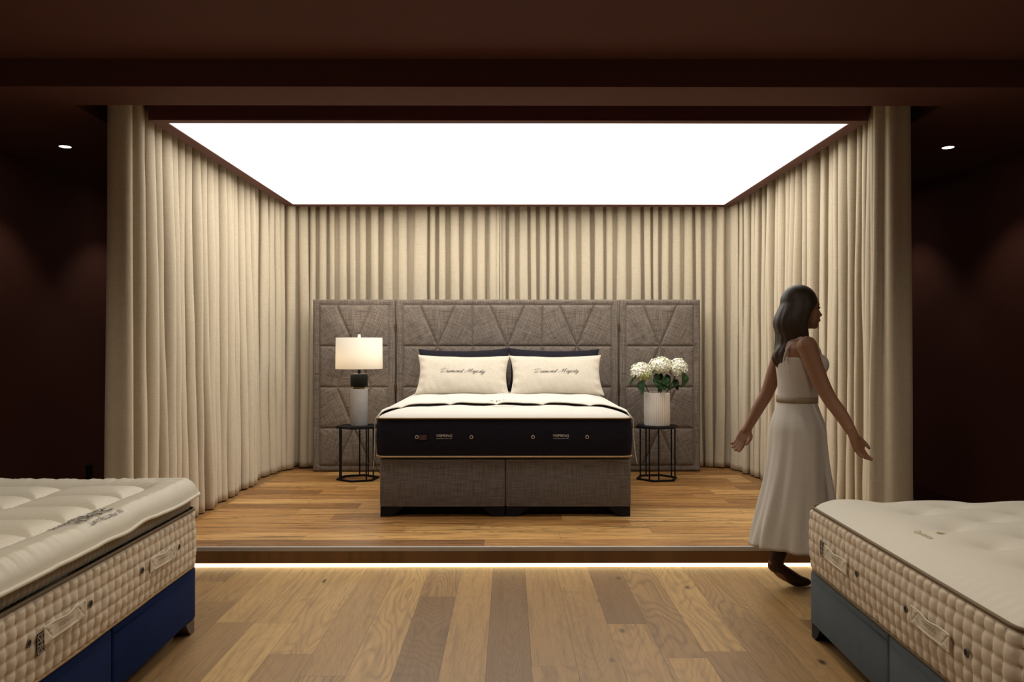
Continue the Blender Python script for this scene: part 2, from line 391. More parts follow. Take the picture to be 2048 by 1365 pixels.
# ------------------------------------------------------------------ curtains
def curtain(name, path, period, amp, zt, zb, seed, label, flat=0.0, lean=0.0, group='linen curtains around the platform', floor_y=None, flat_end=0.0):
    rnd = random.Random(seed)
    P = [Vector((p[0], p[1], 0)) for p in path]
    P = catmull(P, 10); L = [0.0]
    for i in range(1, len(P)): L.append(L[-1] + (P[i]-P[i-1]).length)
    tot = L[-1]
    def at(s):
        s = clamp(s, 0, tot)
        i = 1
        while i < len(L)-1 and L[i] < s: i += 1
        f = (s-L[i-1])/max(1e-9, L[i]-L[i-1])
        p = P[i-1].lerp(P[i], f); t = (P[i]-P[i-1]).normalized()
        return p, Vector((-t.y, t.x, 0))
    folds = []; s = flat
    while s < tot-flat_end:
        w = period*rnd.uniform(0.72, 1.32)
        if rnd.random() < 0.07: w *= 1.5
        folds.append((s, w, rnd.uniform(0.72, 1.25), rnd.uniform(-1, 1), rnd.uniform(-1, 1), rnd.uniform(0, 6.28))); s += w
    cols = []
    if flat:
        k = max(4, int(flat/0.02))
        for i in range(k): cols.append((flat*i/k, None, 0))
    for f in folds:
        for j in range(16):
            cols.append((f[0]+f[1]*j/16, f, j/16))
    NR = 44; vs = []; fs = []
    for r in range(NR+1):
        tt = r/NR
        for (s, f, ph) in cols:
            if f is None:
                n_off = 0.006*math.sin(s*55+tt*2) ; lat = 0
                edge = sstep(flat, flat*0.8, s)
            else:
                a = amp*f[2]*(0.80+0.35*tt)*(1+0.12*math.sin(tt*5+f[5]))
                drift = 0.30*f[3]*tt**1.5*math.sin(PI*ph)*f[1]
                n_off = a*math.sin(2*PI*ph) + 0.16*a*math.sin(4*PI*ph+f[4]*1.5+tt) 
                lat = -0.21*f[1]*math.sin(4*PI*ph)*(0.8+0.4*tt) + drift
                n_off += 0.010*nz(s*9, tt*4, seed) * (0.3+tt) + 0.004*nz(s*30, tt*9, seed)*tt
            lat += 0.018*nz(s*4, tt*1.6, seed+5)*tt*2
            p, n = at(s); t2 = Vector((n.y, -n.x, 0))
            q = p + n*n_off + t2*lat
            q += n*(lean*tt)
            bot = zb
            if floor_y is not None and q.y < floor_y: bot = 0.012
            z = zt + (bot-zt)*tt
            if r == NR: z += 0.006*nz(s*14, 3.3, seed)+0.004
            if NR-1 > r > NR-3: q += n*0.0
            vs.append((q.x, q.y, z))
    nc = len(cols)
    for r in range(NR):
        for c in range(nc-1):
            fs.append((r*nc+c, r*nc+c+1, (r+1)*nc+c+1, (r+1)*nc+c))
    o = mesh_obj(name, vs, fs, M['linen'])
    md = o.modifiers.new('thick', 'SOLIDIFY'); md.thickness = 0.0025; md.offset = 0
    tag(o, label, 'curtain', group)
    return o
ZT = 2.80; ZB = PZ + 0.008
curtain('curtain', [(-2.30, 4.80), (-2.325, 4.70), (-2.30, 4.655), (-2.25, 4.65), (-2.20, 4.655), (-2.188, 4.70), (-2.215, 4.78), (-2.24, 4.9), (-2.262, 5.6), (-2.262, 6.3), (-2.26, 6.98)], 0.112, 0.060, ZT, ZB, 3,
        'cream linen curtain in narrow folds along the left side of the platform', flat=0.32, lean=-0.012, floor_y=PF+0.02)
curtain('curtain', [(2.30, 4.80), (2.325, 4.70), (2.30, 4.655), (2.25, 4.65), (2.20, 4.655), (2.188, 4.70), (2.215, 4.78), (2.24, 4.9), (2.262, 5.6), (2.262, 6.3), (2.26, 6.98)], 0.112, 0.060, ZT, ZB, 11,
        'cream linen curtain in narrow folds along the right side, behind the walking woman', flat=0.32, lean=0.012, floor_y=PF+0.02)
curtain('curtain', [(-2.31, 7.05), (-2.27, 7.35), (-2.20, 7.75), (-2.02, 7.97), (-1.75, 8.02), (-1.0, 8.03), (-0.20, 8.02), (-0.10, 8.0)], 0.110, 0.050, ZT, ZB, 21,
        'cream linen curtain wrapping the back left corner, behind the lamp side of the headboard')
curtain('curtain', [(2.31, 7.05), (2.27, 7.35), (2.20, 7.75), (2.02, 7.97), (1.75, 8.02), (1.0, 8.04), (0.2, 8.06), (-0.22, 8.09)], 0.110, 0.050, ZT, ZB, 37,
        'cream linen curtain wrapping the back right corner, behind the flower side of the headboard')

# ------------------------------------------------------------------ text and lettering
def text_verts(body, size, extra=0.0):
    cu = bpy.data.curves.new('lettering', 'FONT'); cu.body = body; cu.size = size; cu.align_x = 'CENTER'; cu.align_y = 'CENTER'
    cu.space_character = 1.0+extra; cu.resolution_u = 3
    o = bpy.data.objects.new('lettering', cu); COL.objects.link(o)
    dg = bpy.context.evaluated_depsgraph_get(); me = bpy.data.meshes.new_from_object(o.evaluated_get(dg))
    vs = [tuple(v.co) for v in me.vertices]; fs = [tuple(p.vertices) for p in me.polygons]
    bpy.data.objects.remove(o); bpy.data.curves.remove(cu); bpy.data.meshes.remove(me)
    return vs, fs
def lettering(name, items, place, mat, parent):
    """items: (body, size, du, dv, spacing); place(u, v) -> local point just above the surface"""
    V, F = [], []
    for (body, size, du, dv, sp) in items:
        vs, fs = text_verts(body, size, sp); b = len(V)
        V += [place(x+du, y+dv) for (x, y, _) in vs]; F += [tuple(i+b for i in f) for f in fs]
    return mesh_obj(name, V, F, mat, parent, False)
# hand-drawn copperplate letters: (advance, strokes); x-height 1, cap height 2.1
GL = {
 'D': (2.5, [[(0.95, 1.95), (0.75, 1.2), (0.45, 0.35), (0.0, 0.0), (-0.35, 0.2), (0.0, 0.35), (0.7, 0.08), (1.4, 0.05), (2.05, 0.55), (2.1, 1.4), (1.5, 2.05), (0.5, 2.15), (-0.5, 1.85), (-0.75, 1.35), (-0.3, 1.15), (0.0, 1.4)]]),
 'i': (0.62, [[(-0.1, 0.25), (0.2, 0.95), (0.12, 0.3), (0.25, 0.0), (0.6, 0.35)], [(0.2, 1.4), (0.24, 1.48)]]),
 'a': (1.18, [[(0.8, 0.8), (0.5, 1.0), (0.1, 0.55), (0.15, 0.05), (0.45, 0.1), (0.8, 0.9), (0.72, 0.3), (0.85, 0.0), (1.2, 0.35)]]),
 'm': (1.75, [[(-0.05, 0.35), (0.15, 0.98), (0.15, 0.5), (0.12, 0.0)], [(0.13, 0.2), (0.45, 0.95), (0.65, 0.85), (0.62, 0.0)], [(0.63, 0.2), (0.95, 0.95), (1.15, 0.85), (1.1, 0.25), (1.25, 0.0), (1.6, 0.35)]]),
 'o': (1.05, [[(0.5, 1.0), (0.12, 0.6), (0.15, 0.08), (0.5, 0.03), (0.78, 0.5), (0.7, 0.95), (0.5, 1.0), (0.62, 0.75), (1.1, 0.75)]]),
 'n': (1.2, [[(-0.05, 0.35), (0.15, 0.98), (0.15, 0.5), (0.12, 0.0)], [(0.13, 0.2), (0.45, 0.95), (0.68, 0.85), (0.62, 0.25), (0.75, 0.0), (1.1, 0.35)]]),
 'd': (1.5, [[(0.8, 0.8), (0.5, 1.0), (0.1, 0.55), (0.15, 0.05), (0.45, 0.1), (0.8, 0.9), (0.95, 1.75), (0.78, 0.7), (0.75, 0.2), (0.9, 0.0), (1.25, 0.35)]]),
 'M': (2.9, [[(-0.7, 0.25), (-0.5, 0.0), (-0.15, 0.15), (0.4, 1.1), (0.85, 2.0), (0.85, 1.0), (0.85, 0.05)], [(0.85, 0.1), (1.5, 1.2), (2.0, 2.0), (1.9, 1.0), (1.85, 0.25), (2.1, 0.0), (2.6, 0.4)]]),
 'j': (0.62, [[(-0.1, 0.25), (0.2, 0.95), (0.15, 0.0), (-0.1, -0.8), (-0.45, -0.75), (-0.1, -0.25), (0.6, 0.35)], [(0.2, 1.4), (0.24, 1.48)]]),
 'e': (0.9, [[(-0.05, 0.3), (0.5, 0.6), (0.55, 0.95), (0.3, 0.98), (0.1, 0.5), (0.2, 0.05), (0.5, 0.02), (0.9, 0.35)]]),
 's': (0.85, [[(-0.05, 0.3), (0.4, 1.1), (0.42, 0.75), (0.55, 0.35), (0.35, 0.0), (0.1, 0.1), (0.4, 0.05), (0.85, 0.35)]]),
 't': (0.75, [[(-0.05, 0.35), (0.3, 1.0), (0.42, 1.6), (0.25, 0.6), (0.22, 0.2), (0.35, 0.0), (0.7, 0.35)], [(0.05, 1.05), (0.6, 1.05)]]),
 'y': (1.2, [[(-0.05, 0.4), (0.15, 0.98), (0.15, 0.3), (0.35, 0.02), (0.7, 0.5), (0.85, 0.98), (0.75, 0.0), (0.4, -0.8), (0.05, -0.75), (0.4, -0.25), (1.1, 0.35)]]),
 ' ': (1.25, []),
}
def script_strokes(body, xh, slant=0.62, thin=0.07, thick=0.22):
    total = sum(GL[c][0] for c in body); x = -total/2; V, F = [], []
    for c in body:
        for st in GL[c][1]:
            pts = catmull([Vector((px+x+py*slant, py, 0)) for (px, py) in st], 5); b = len(V)
            for i, p in enumerate(pts):
                a = pts[max(0, i-1)]; q = pts[min(len(pts)-1, i+1)]; t = (q-a)
                if t.length < 1e-6: t = Vector((1, 0, 0))
                t.normalize(); n = Vector((-t.y, t.x, 0))
                w = (thin + (thick-thin)*clamp(-t.y-0.1)**0.8)*0.5*(0.35+0.65*math.sin(PI*clamp((i+1.5)/(len(pts)+2)))**0.5)
                V += [(p+n*w)*xh, (p-n*w)*xh]
            for i in range(len(pts)-1): F.append((b+2*i, b+2*i+1, b+2*i+3, b+2*i+2))
        x += GL[c][0]
    return V, F

# ------------------------------------------------------------------ mattress construction (local: face at y=0 looking -Y, x -W/2..W/2, y 0..L)
def rrect(W, L, r, step):
    """walk round a rounded rectangle: (x, y, nx, ny, s)"""
    segs = []; hw = W/2
    out = []; s = 0.0
    def line(x0, y0, x1, y1, nx, ny):
        nonlocal s
        d = math.hypot(x1-x0, y1-y0); k = max(1, int(d/step))
        for i in range(k): out.append((x0+(x1-x0)*i/k, y0+(y1-y0)*i/k, nx, ny, s+d*i/k))
        s += d
    def arc(cx, cy, a0):
        nonlocal s
        d = r*PI/2; k = max(5, int(d/step))
        for i in range(k):
            a = a0+PI/2*i/k; out.append((cx+r*math.cos(a), cy+r*math.sin(a), math.cos(a), math.sin(a), s+d*i/k))
        s += d
    line(-hw+r, 0, hw-r, 0, 0, -1); arc(hw-r, r, -PI/2)
    line(hw, r, hw, L-r, 1, 0); arc(hw-r, L-r, 0)
    line(hw-r, L, -hw+r, L, 0, 1); arc(-hw+r, L-r, PI/2)
    line(-hw, L-r, -hw, r, -1, 0); arc(-hw+r, r, PI)
    return out, s
def edge_dist(x, y, W, L, r):
    hx = W/2-r; hy = L/2-r; qx = abs(x)-hx; qy = abs(y-L/2)-hy
    return -(math.hypot(max(qx, 0), max(qy, 0)) + min(max(qx, qy), 0) - r)
def into_rr(x, y, W, L, r):
    """push a grid point in a corner onto the arc"""
    hx = W/2-r; hy = L/2-r; yy = y-L/2
    qx = abs(x)-hx; qy = abs(yy)-hy
    if qx > 0 and qy > 0:
        m = max(qx, qy); d = math.hypot(qx, qy); k = m/d
        return math.copysign(hx+qx*k, x), math.copysign(hy+qy*k, yy)+L/2
    return x, y
def side_wall(name, W, L, r, z0, z1, disp, mat, parent, step=0.0065):
    pth, S = rrect(W, L, r, step); n = len(pth); nr = max(4, int((z1-z0)/step)); vs = []; fs = []
    for i in range(nr+1):
        t = i/nr; z = z0+(z1-z0)*t
        for (x, y, nx, ny, s) in pth:
            d = disp(s, t, S); vs.append((x+nx*d, y+ny*d, z))
    for i in range(nr):
        for k in range(n):
            k2 = (k+1) % n; fs.append((i*n+k, i*n+k2, (i+1)*n+k2, (i+1)*n+k))
    return mesh_obj(name, vs, fs, mat, parent)
def sheet(name, W, L, r, hfun, mat, parent, step=0.014, bottom=None):
    nx = int(W/step); ny = int(L/step); vs = []; fs = []
    def crowd(t):  # more points near the edges
        return t - 0.10*math.sin(2*PI*t)/(2*PI)*4
    for layer in ((0,) if bottom is None else (0, 1)):
        for j in range(ny+1):
            for i in range(nx+1):
                x = -W/2+W*crowd(i/nx); y = L*crowd(j/ny); x, y = into_rr(x, y, W, L, r)
                d = max(0.0, edge_dist(x, y, W, L, r))
                vs.append((x, y, hfun(x, y, d) if layer == 0 else bottom(x, y, d)))
    N = (nx+1)*(ny+1)
    for j in range(ny):
        for i in range(nx):
            a = j*(nx+1)+i; q = (a, a+1, a+nx+2, a+nx+1); fs.append(q)
            if bottom is not None: fs.append(tuple(N+k for k in q[::-1]))
    return mesh_obj(name, vs, fs, mat, parent)
def piping(name, W, L, r, z, rad, mat, parent, off=0.004, wave=None, step=0.02):
    pth, S = rrect(W, L, r, step)
    pts = []
    for (x, y, nx, ny, s) in pth:
        o, dz = (off, 0) if wave is None else wave(s, S)
        pts.append((x+nx*o, y+ny*o, z+dz))
    return tube(name, pts, rad, mat, parent, 8, True)
def tufted(cw, rows, A, bulge=0.008, seed=1, S_tot=None):
    def d(s, t, S):
        n = round(S/cw); jit = 0.0
        row = math.floor(t*rows)
        a = PI*n*s/S; b = PI*rows*t
        a += 0.28*math.sin(t*rows*PI*1.0+math.floor(s/cw)*2.1)*0.6
        pa = abs(math.sin(a))**0.42; pb = abs(math.sin(b))**0.5
        corner = math.exp(-((math.sin(a)/0.30)**2+(math.sin(b)/0.30)**2))
        h = A*(pa*(0.62+0.38*pb)) - A*0.75*corner
        h *= sstep(0, 0.06, t)*sstep(1, 0.94, t)
        return h + bulge*math.sin(PI*t) + 0.004*nz(s*2.3, t*2, seed)
    return d
def vent(x, z, parent, mr, mc, r=0.012, ydepth=-0.014):
    o = lathe('vent', [(0.0003, 0.002), (r*0.66, 0.002), (r*0.74, 0.003), (r, 0.0035), (r*1.02, 0.0)], mr, parent, 24)
    o.rotation_euler = (PI/2, 0, 0); o.location = (x, ydepth, z)
    c = lathe('vent_mesh', [(0.0003, 0.0), (r*0.72, 0.0)], mc, o, 20); c.location = (0, 0, 0.0026)
    return o
def handle(x, z, parent, ydepth=-0.014, w=0.25, h=0.058, rot=0.0):
    nx, ny = 100, 26; vs = []; fs = []
    def surf(u, v):  # u,v in metres centred
        a = abs(u)/(w/2); bow = 0.006*(math.cos(PI*min(1, abs(u)/(w*0.27)))*0.5+0.5)
        narrow = 1-0.14*(math.cos(PI*min(1, abs(u)/(w*0.30)))*0.5+0.5)
        hh = 0.0035 + bow
        hh += 0.0022*math.exp(-((abs(v)-h*0.43)/0.0028)**2)      # rolled edges
        hh += 0.0022*math.exp(-((abs(u)-w*0.475)/0.003)**2)
        if abs(u) > w*0.29:
            uu = (abs(u)-w*0.38)/(w*0.085); vv = v/(h*0.36)
            d = min(abs(uu-vv), abs(uu+vv), abs(abs(uu)-1))
            hh += 0.0030*min(1, d*2.4) if abs(vv) < 1 else 0
        return -(hh), v*narrow
    for j in range(ny+1):
        for i in range(nx+1):
            u = -w/2+w*i/nx; v = -h/2+h*j/ny; yy, v2 = surf(u, v); vs.append((u, yy, v2))
    for j in range(ny):
        for i in range(nx):
            a = j*(nx+1)+i; fs.append((a, a+1, a+nx+2, a+nx+1))
    o = mesh_obj('handle', vs, fs, M['handle'], parent)
    md = o.modifiers.new('thick', 'SOLIDIFY'); md.thickness = 0.003; md.offset = -1
    o.location = (x, ydepth, z); o.rotation_euler = (0, rot, 0)
    def pl(u, v):
        yy, v2 = surf(u, v); return (u, yy-0.0016, v2)
    lettering('lettering', [('VISPRING', 0.021, 0, 0.006, 0.08), ('Luxury Beds, London 1901', 0.0075, 0, -0.011, 0.0)], pl, M['stitch'], o)
    return o
def flag_label(x, z, parent, w, h, mat_back, mat_line, ydepth=-0.014):
    o = box('flag_label', -w/2, w/2, -0.0015, 0.001, -h/2, h/2, mat_back, parent); o.location = (x, ydepth, z)
    bm = bmesh.new(); y0, y1 = -0.0024, -0.0016; lw = h*0.022
    def bar(x0, z0, x1, z1, ww=lw):
        d = Vector((x1-x0, 0, z1-z0)); n = Vector((-d.z, 0, d.x)).normalized()*ww
        ps = [Vector((x0, y0, z0))+n, Vector((x0, y0, z0))-n, Vector((x1, y0, z1))-n, Vector((x1, y0, z1))+n]
        bm.faces.new([bm.verts.new(p) for p in ps])
    a, b = w*0.46, h*0.44
    bar(-a, -b, a, -b); bar(-a, b, a, b); bar(-a, -b, -a, b); bar(a, -b, a, b)
    for s in (-1, 1):
        bar(-a, s*h*0.1, a, s*h*0.1); bar(s*w*0.08, -b, s*w*0.08, b)
        bar(-a, s*b, -w*0.08, s*h*0.1); bar(a, s*b, w*0.08, s*h*0.1)
    bm_obj('flag_outline', bm, mat_line, o)
    return o
def soft_box(bm, x0, x1, y0, y1, z0, z1, bev): add_box(bm, x0, x1, y0, y1, z0, z1, bev)

def divan(parent, W, L, zb, zt, mat, footmat, nsec, foot='wedge', pipe=None):
    """upholstered base in side-by-side sections on feet"""
    sw = W/nsec
    for k in range(nsec):
        x0 = -W/2+k*sw+0.0015; x1 = x0+sw-0.003
        bm = bmesh.new(); add_box(bm, x0, x1, 0, L, zb, zt, 0.014)
        for f in bm.faces: f.smooth = True
        o = bm_obj('base_section', bm, mat, parent, True)
        # inset welt line round the top edge
        tube('welt', [(x0+0.014, -0.0005, zt-0.028), (x1-0.014, -0.0005, zt-0.028)], 0.0022, mat, o, 6)
        if pipe: tube('piping', [(x0+0.012, -0.001, zb+0.008), (x1-0.012, -0.001, zb+0.008)], 0.0028, pipe, o, 6)
        for sx in (0, 1):
            for yy in (0.0, L-0.1):
                if k > 0 and k < nsec-1: continue
                bm = bmesh.new()
                out = (sx == 0 and k == 0) or (sx == 1 and k == nsec-1)
                w = 0.10 if foot == 'wedge' else 0.16
                xa = x0+0.004 if sx == 0 else x1-0.004; sg = 1 if sx == 0 else -1
                # bracket foot: a full-height corner with a sloping inner edge
                prof = [(0, 0), (w*0.45, 0), (w*0.8, zb*0.55), (w, zb), (0, zb)]
                for (a, b) in ((0.006, 0.05),):
                    f1 = [bm.verts.new((xa+sg*px, yy+a, pz)) for px, pz in prof]
                    f2 = [bm.verts.new((xa+sg*px, yy+b+0.03, pz)) for px, pz in prof]
                    bm.faces.new(f1); bm.faces.new(f2[::-1])
                    for i in range(5): bm.faces.new((f1[i], f2[i], f2[(i+1) % 5], f1[(i+1) % 5]))
                bmesh.ops.recalc_face_normals(bm, faces=bm.faces[:])
                bm_obj('foot', bm, footmat, o)
    return parent

# ------------------------------------------------------------------ centre bed
CX, CY = -0.025, 5.675
b = empty('divan_base', (CX, CY, PZ), label='dark grey linen divan base on black feet under the centre bed', cat='bed base')
divan(b, 1.762, 2.0, 0.068, 0.408, M['divan'], M['black_foot'], 2, foot='wide', pipe=M['headboard'])
box('plinth', -0.85, 0.85, 0.10, 1.9, 0.001, 0.07, M['black_foot'], b)
mz = 0.535 + 0.003
W, L, R = 1.79, 2.0, 0.07
m = empty('mattress', (CX-0.008, CY-0.015, mz), label='navy-sided white-topped mattress on the grey linen divan in the centre', cat='mattress')
MH = 0.278
def navyd(s, t, S):
    n = round(S/0.085); a = PI*n*s/S
    return 0.010*math.sin(PI*t) + 0.0015*nz(s*3, t*3, 3) - 0.0035*math.exp(-((math.sin(a)/0.12)**2+((t-0.86)/0.03)**2)) - 0.0035*math.exp(-((math.sin(a)/0.12)**2+((t-0.14)/0.03)**2))
side_wall('border', W, L, R, 0.008, MH-0.004, navyd, M['navy_side'], m, 0.012)
def ctop(x, y, d):
    c = 0.052*(1-math.exp(-d/0.10))
    c += 0.004*math.cos(x*2*PI/0.36)*sstep(0.03, 0.2, d) + 0.0015*nz(x*14, y*3, 2)*sstep(0, 0.1, d)
    return MH + c - 0.012*math.exp(-d/0.02)+0.008
sheet('top_panel', W, L, R, ctop, M['white_tick'], m)
sheet('bottom_panel', W-0.01, L-0.01, R, lambda x, y, d: 0.006, M['navy_side'], m, 0.1)
piping('piping', W, L, R, MH, 0.0055, M['tan_piping'], m)
piping('piping', W, L, R, 0.009, 0.0065, M['tan_piping'], m, off=0.003)
for x, mt in ((-0.609, 1), (-0.229, 1), (0.200, 1), (0.578, 1)):
    vent(x, 0.148, m, M['rose_metal'], M['vent'], r=0.0125, ydepth=-0.013)
flag_label(-0.565, 0.146, m, 0.05, 0.032, M['navy_side'], M['copper_thread'], ydepth=-0.0125).rotation_euler = (0, -0.05, 0)
for x in (-0.418, 0.395):
    lettering('lettering', [('VISPRING', 0.0265, x, 0.157, 0.02), ('Luxury Beds, London 1901', 0.0100, x, 0.138, 0.0)], lambda u, v: (u, -0.0135, v), M['silver_thread'], m)
for wd_, yy_ in (('Diamond', 0.32), ('Majesty', 0.265)): lettering('lettering', [(wd_, 0.05, 0.0, yy_, 0)],
          lambda u, v: (u-0.01, v, ctop(u, v, max(0, edge_dist(u, v, W, L, R)))+0.002), M['grey_ink'], m)
# thin topper, its front edge bowed back
tp = empty('mattress_topper', (CX-0.008, CY-0.015, mz+MH), label='thin white topper with curved front edge lying on the centre mattress', cat='mattress topper')
def y_edge(x): return 0.40*(1-abs(x/0.905)**5.0)+0.015
nx, ny = 150, 60; vs = []; fs = []
def ttop(x, y, e):
    d = max(0, edge_dist(x, y, W, L, R))
    base = ctop(x, max(y, 0.0), d)-MH
    sc = 0.0
    k = abs(((x+0.06)/0.345) % 1 - 0.5)*2   # 0 at the middle of a channel, 1 at its stitching
    lift = 0.016*sstep(0, 0.035, e)+0.011
    lift -= 0.009*k**6*math.exp(-e/0.25)
    lift += 0.010*math.exp(-e/0.06)*(1-k**4)
    return base+lift*sstep(0, 0.03, d+0.006)+0.002
for j in range(ny+1):
    for i in range(nx+1):
        x = (-W/2+W*i/nx)*1.002; ye = y_edge(x); t = j/ny; y = ye+(1.98-ye)*t**1.6
        xx, yy = into_rr(x, y, W+0.004, L, R)
        vs.append((xx, yy, ttop(x, y, y-ye)))
for j in range(ny):
    for i in range(nx):
        a = j*(nx+1)+i; fs.append((a, a+1, a+nx+2, a+nx+1))
o = mesh_obj('topper_cover', vs, fs, M['white_tick'], tp)
md = o.modifiers.new('thick', 'SOLIDIFY'); md.thickness = 0.005; md.offset = -1
pts = []
for i in range(0, nx+1, 2):
    x = (-W/2+W*i/nx)*1.002; pts.append((x, y_edge(x)-0.002, ttop(x, y_edge(x), 0)+0.001))
tube('topper_edging', pts, 0.0028, M['cream_piping'], tp, 6)
lettering('lettering', [('VISPRING', 0.085, 0.0, 0.475, 0.2)], lambda u, v: (u, v, ttop(u, v, v-y_edge(u))+0.002), M['dark_ink'], tp)
for s in (-1, 1):
    pts = [(s*0.888, 0.05, -0.004+0.02), (s*0.906, 0.035, -0.02), (s*0.910, 0.03, -0.15), (s*0.912, 0.02, -0.28), (s*0.920, 0.03, -0.36)]
    if s > 0: pts[-2] = (0.918, 0.02, -0.24); pts[-1] = (0.934, 0.03, -0.325)
    P = catmull(pts, 6); V = []; F = []
    for p in P: V += [(p.x, p.y-0.006, p.z), (p.x, p.y+0.006, p.z)]
    for i in range(len(P)-1): F.append((2*i, 2*i+1, 2*i+3, 2*i+2))
    o = mesh_obj('strap', V, F, M['cream_piping'], tp)
    md = o.modifiers.new('thick', 'SOLIDIFY'); md.thickness = 0.004; md.offset = 0

# pillows
def pillow(cx, cy, cz, w, h, th, tilt, mat, label, seed, group, text=None, roll=0.0, yaw=0.0):
    """standing pillow: local u right, v up, front faces -Y before tilting back by tilt from vertical"""
    nx, ny = 64, 40
    t = empty('pillow', (cx, cy, cz), label=label, cat='pillow', group=group)
    t.rotation_euler = (-tilt, roll, yaw)
    def surf(u, v, side):
        a = abs(u)/(w/2); b = abs(v)/(h/2)
        ea = (1-a**3.2); eb = (1-b**2.6)
        T = th/2*max(0, ea)**0.55*max(0, eb)**0.55
        pinch_u = 1-0.075*(1-b**2)*a**3; pinch_v = 1-0.085*(1-a**2)*b**3
        wr = 0.009*nz(u*7+seed, v*9, seed)*(1-0.5*a) + 0.010*nz(u*22+v*9+seed, v*5, 2.0)*b*(v < 0) + 0.004*math.sin(v*70+u*10)*math.exp(-((a-0.93)/0.10)**2)
        return u*pinch_u, -side*(T+0.002)+(-side)*wr*min(1, T*40), v*pinch_v - 0.012*b*(v > 0)*(1-a**2)
    vs = []; fs = []
    for side in (1, -1):
        for j in range(ny+1):
            for i in range(nx+1):
                q = -1+2*i/nx; p = -1+2*j/ny
                q = math.sin(q*PI/2)*0.5+q*0.5; p = math.sin(p*PI/2)*0.5+p*0.5
                vs.append(surf(q*w/2, p*h/2, side))
    N = (nx+1)*(ny+1)
    for j in range(ny):
        for i in range(nx):
            a = j*(nx+1)+i; q = (a, a+1, a+nx+2, a+nx+1); fs += [q, tuple(N+k for k in q[::-1])]
    o = mesh_obj('pillowcase', vs, fs, mat, t)
    if text:
        V, F = script_strokes(text, 0.0198)
        V2 = []
        for v in V:
            x, y, z = surf(v[0], v[1]-0.022, 1); V2.append((x, y-0.0035, z))
        mesh_obj('lettering', V2, F, M['dark_ink'], t, False)
    return t
PT = 0.62
for cx, s in ((-0.405, 'left'), (0.415, 'right')):
    pillow(cx, 7.135, 1.062, 0.822, 0.425, 0.15, PT, M['cream_pillow'], 'cream linen pillow with script lettering, front %s on the bed' % s, 3 if s == 'left' else 9, 'cream pillows', 'Diamond Majesty', roll=0.01 if s == 'left' else -0.005)
    pillow(cx-0.005, 7.395, 1.086, 0.845, 0.455, 0.14, 0.40, M['navy_pillow'], 'plain navy pillow standing behind the %s cream pillow' % s, 5 if s == 'left' else 6, 'navy pillows', roll=-0.012 if s == 'left' else 0.012)

# ------------------------------------------------------------------ headboard screen
HY = 7.705; HB = 0.003; HH = 1.632
hb = empty('headboard', (0, HY, PZ), label='tall grey-brown linen folding headboard quilted in triangles behind the centre bed', cat='headboard')
def head_panel(x0, x1, mods):
    W = x1-x0; bt, bs, bb = 0.052, 0.062, 0.055
    rows = [HH-bt, HH-bt-0.390, HH-bt-0.390*2, HH-bt-0.390*3, bb]
    ix0, ix1 = bs, W-bs; mw = (ix1-ix0)/mods
    step = 0.007; nx = int(W/step); nz_ = int(HH/step); vs = []; wv = []; fs = []
    for j in range(nz_+1):
        z = HH*j/nz_
        for i in range(nx+1):
            x = W*i/nx; ang = 0.0
            de = min(x, W-x, z, HH-z)
            if x < ix0 or x > ix1 or z > rows[0] or z < rows[4]:
                d = min(abs(x-ix0) if rows[4] < z < rows[0] else 9, abs(x-ix1) if rows[4] < z < rows[0] else 9, abs(z-rows[0]) if ix0 < x < ix1 else 9, abs(z-rows[4]) if ix0 < x < ix1 else 9)
                if d == 9: d = 0.05
                h = 0.016*(1-math.exp(-d/0.006))
            else:
                k = min(mods-1, int((x-ix0)/mw)); u = (x-ix0-k*mw)/mw
                r = 0
                while r < 3 and z < rows[r+1]: r += 1
                t = (rows[r]-z)/(rows[r]-rows[r+1])       # 0 top, 1 bottom of this row
                f = t if r % 2 == 0 else 1-t              # 0 wide, 1 at the point
                xl = 0.25+0.25*f; xr = 1-xl
                cosang = 0.92
                d = min(abs(u-xl)*mw*cosang, abs(u-xr)*mw*cosang, abs(z-rows[r]), abs(z-rows[r+1]), abs(u)*mw, abs(1-u)*mw)
                h = 0.002+0.017*(1-math.exp(-d/0.007))+0.008*(1-math.exp(-d/0.045))
                if u < xl: ang = 0.42 if r % 2 == 0 else -0.42
                elif u > xr: ang = -0.42 if r % 2 == 0 else 0.42
            e = min(1.0, de/0.022); h *= math.sqrt(max(0, 1-(1-e)**2))
            vs.append((x, -h, z)); wv.append(ang)
    for j in range(nz_):
        for i in range(nx):
            a = j*(nx+1)+i; fs.append((a, a+1, a+nx+2, a+nx+1))
    # sides and back
    n0 = len(vs)
    ring = [(0, 0), (W, 0), (W, HH), (0, HH)]
    for y in (0.0, 0.06):
        for (x, z) in ring: vs.append((x, y, z)); wv.append(0)
    for i in range(4):
        j = (i+1) % 4; fs.append((n0+i, n0+4+i, n0+4+j, n0+j))
    fs.append((n0+7, n0+6, n0+5, n0+4)[::-1])
    o = mesh_obj('panel', vs, fs, M['headboard'], hb)
    at = o.data.attributes.new('weave', 'FLOAT', 'POINT'); at.data.foreach_set('value', wv)
    o.location = (x0, 0, HB)
    return o
head_panel(-1.862, -1.082, 1); head_panel(-1.070, 1.038, 3); head_panel(1.050, 1.818, 1)
for x in (-1.076, 1.044):
    for z in (1.37, 0.80):
        bm = bmesh.new(); add_box(bm, x-0.007, x+0.007, -0.022, -0.012, z-0.032, z+0.032, 0.002)
        bm_obj('hinge', bm, M['hinge'], hb)

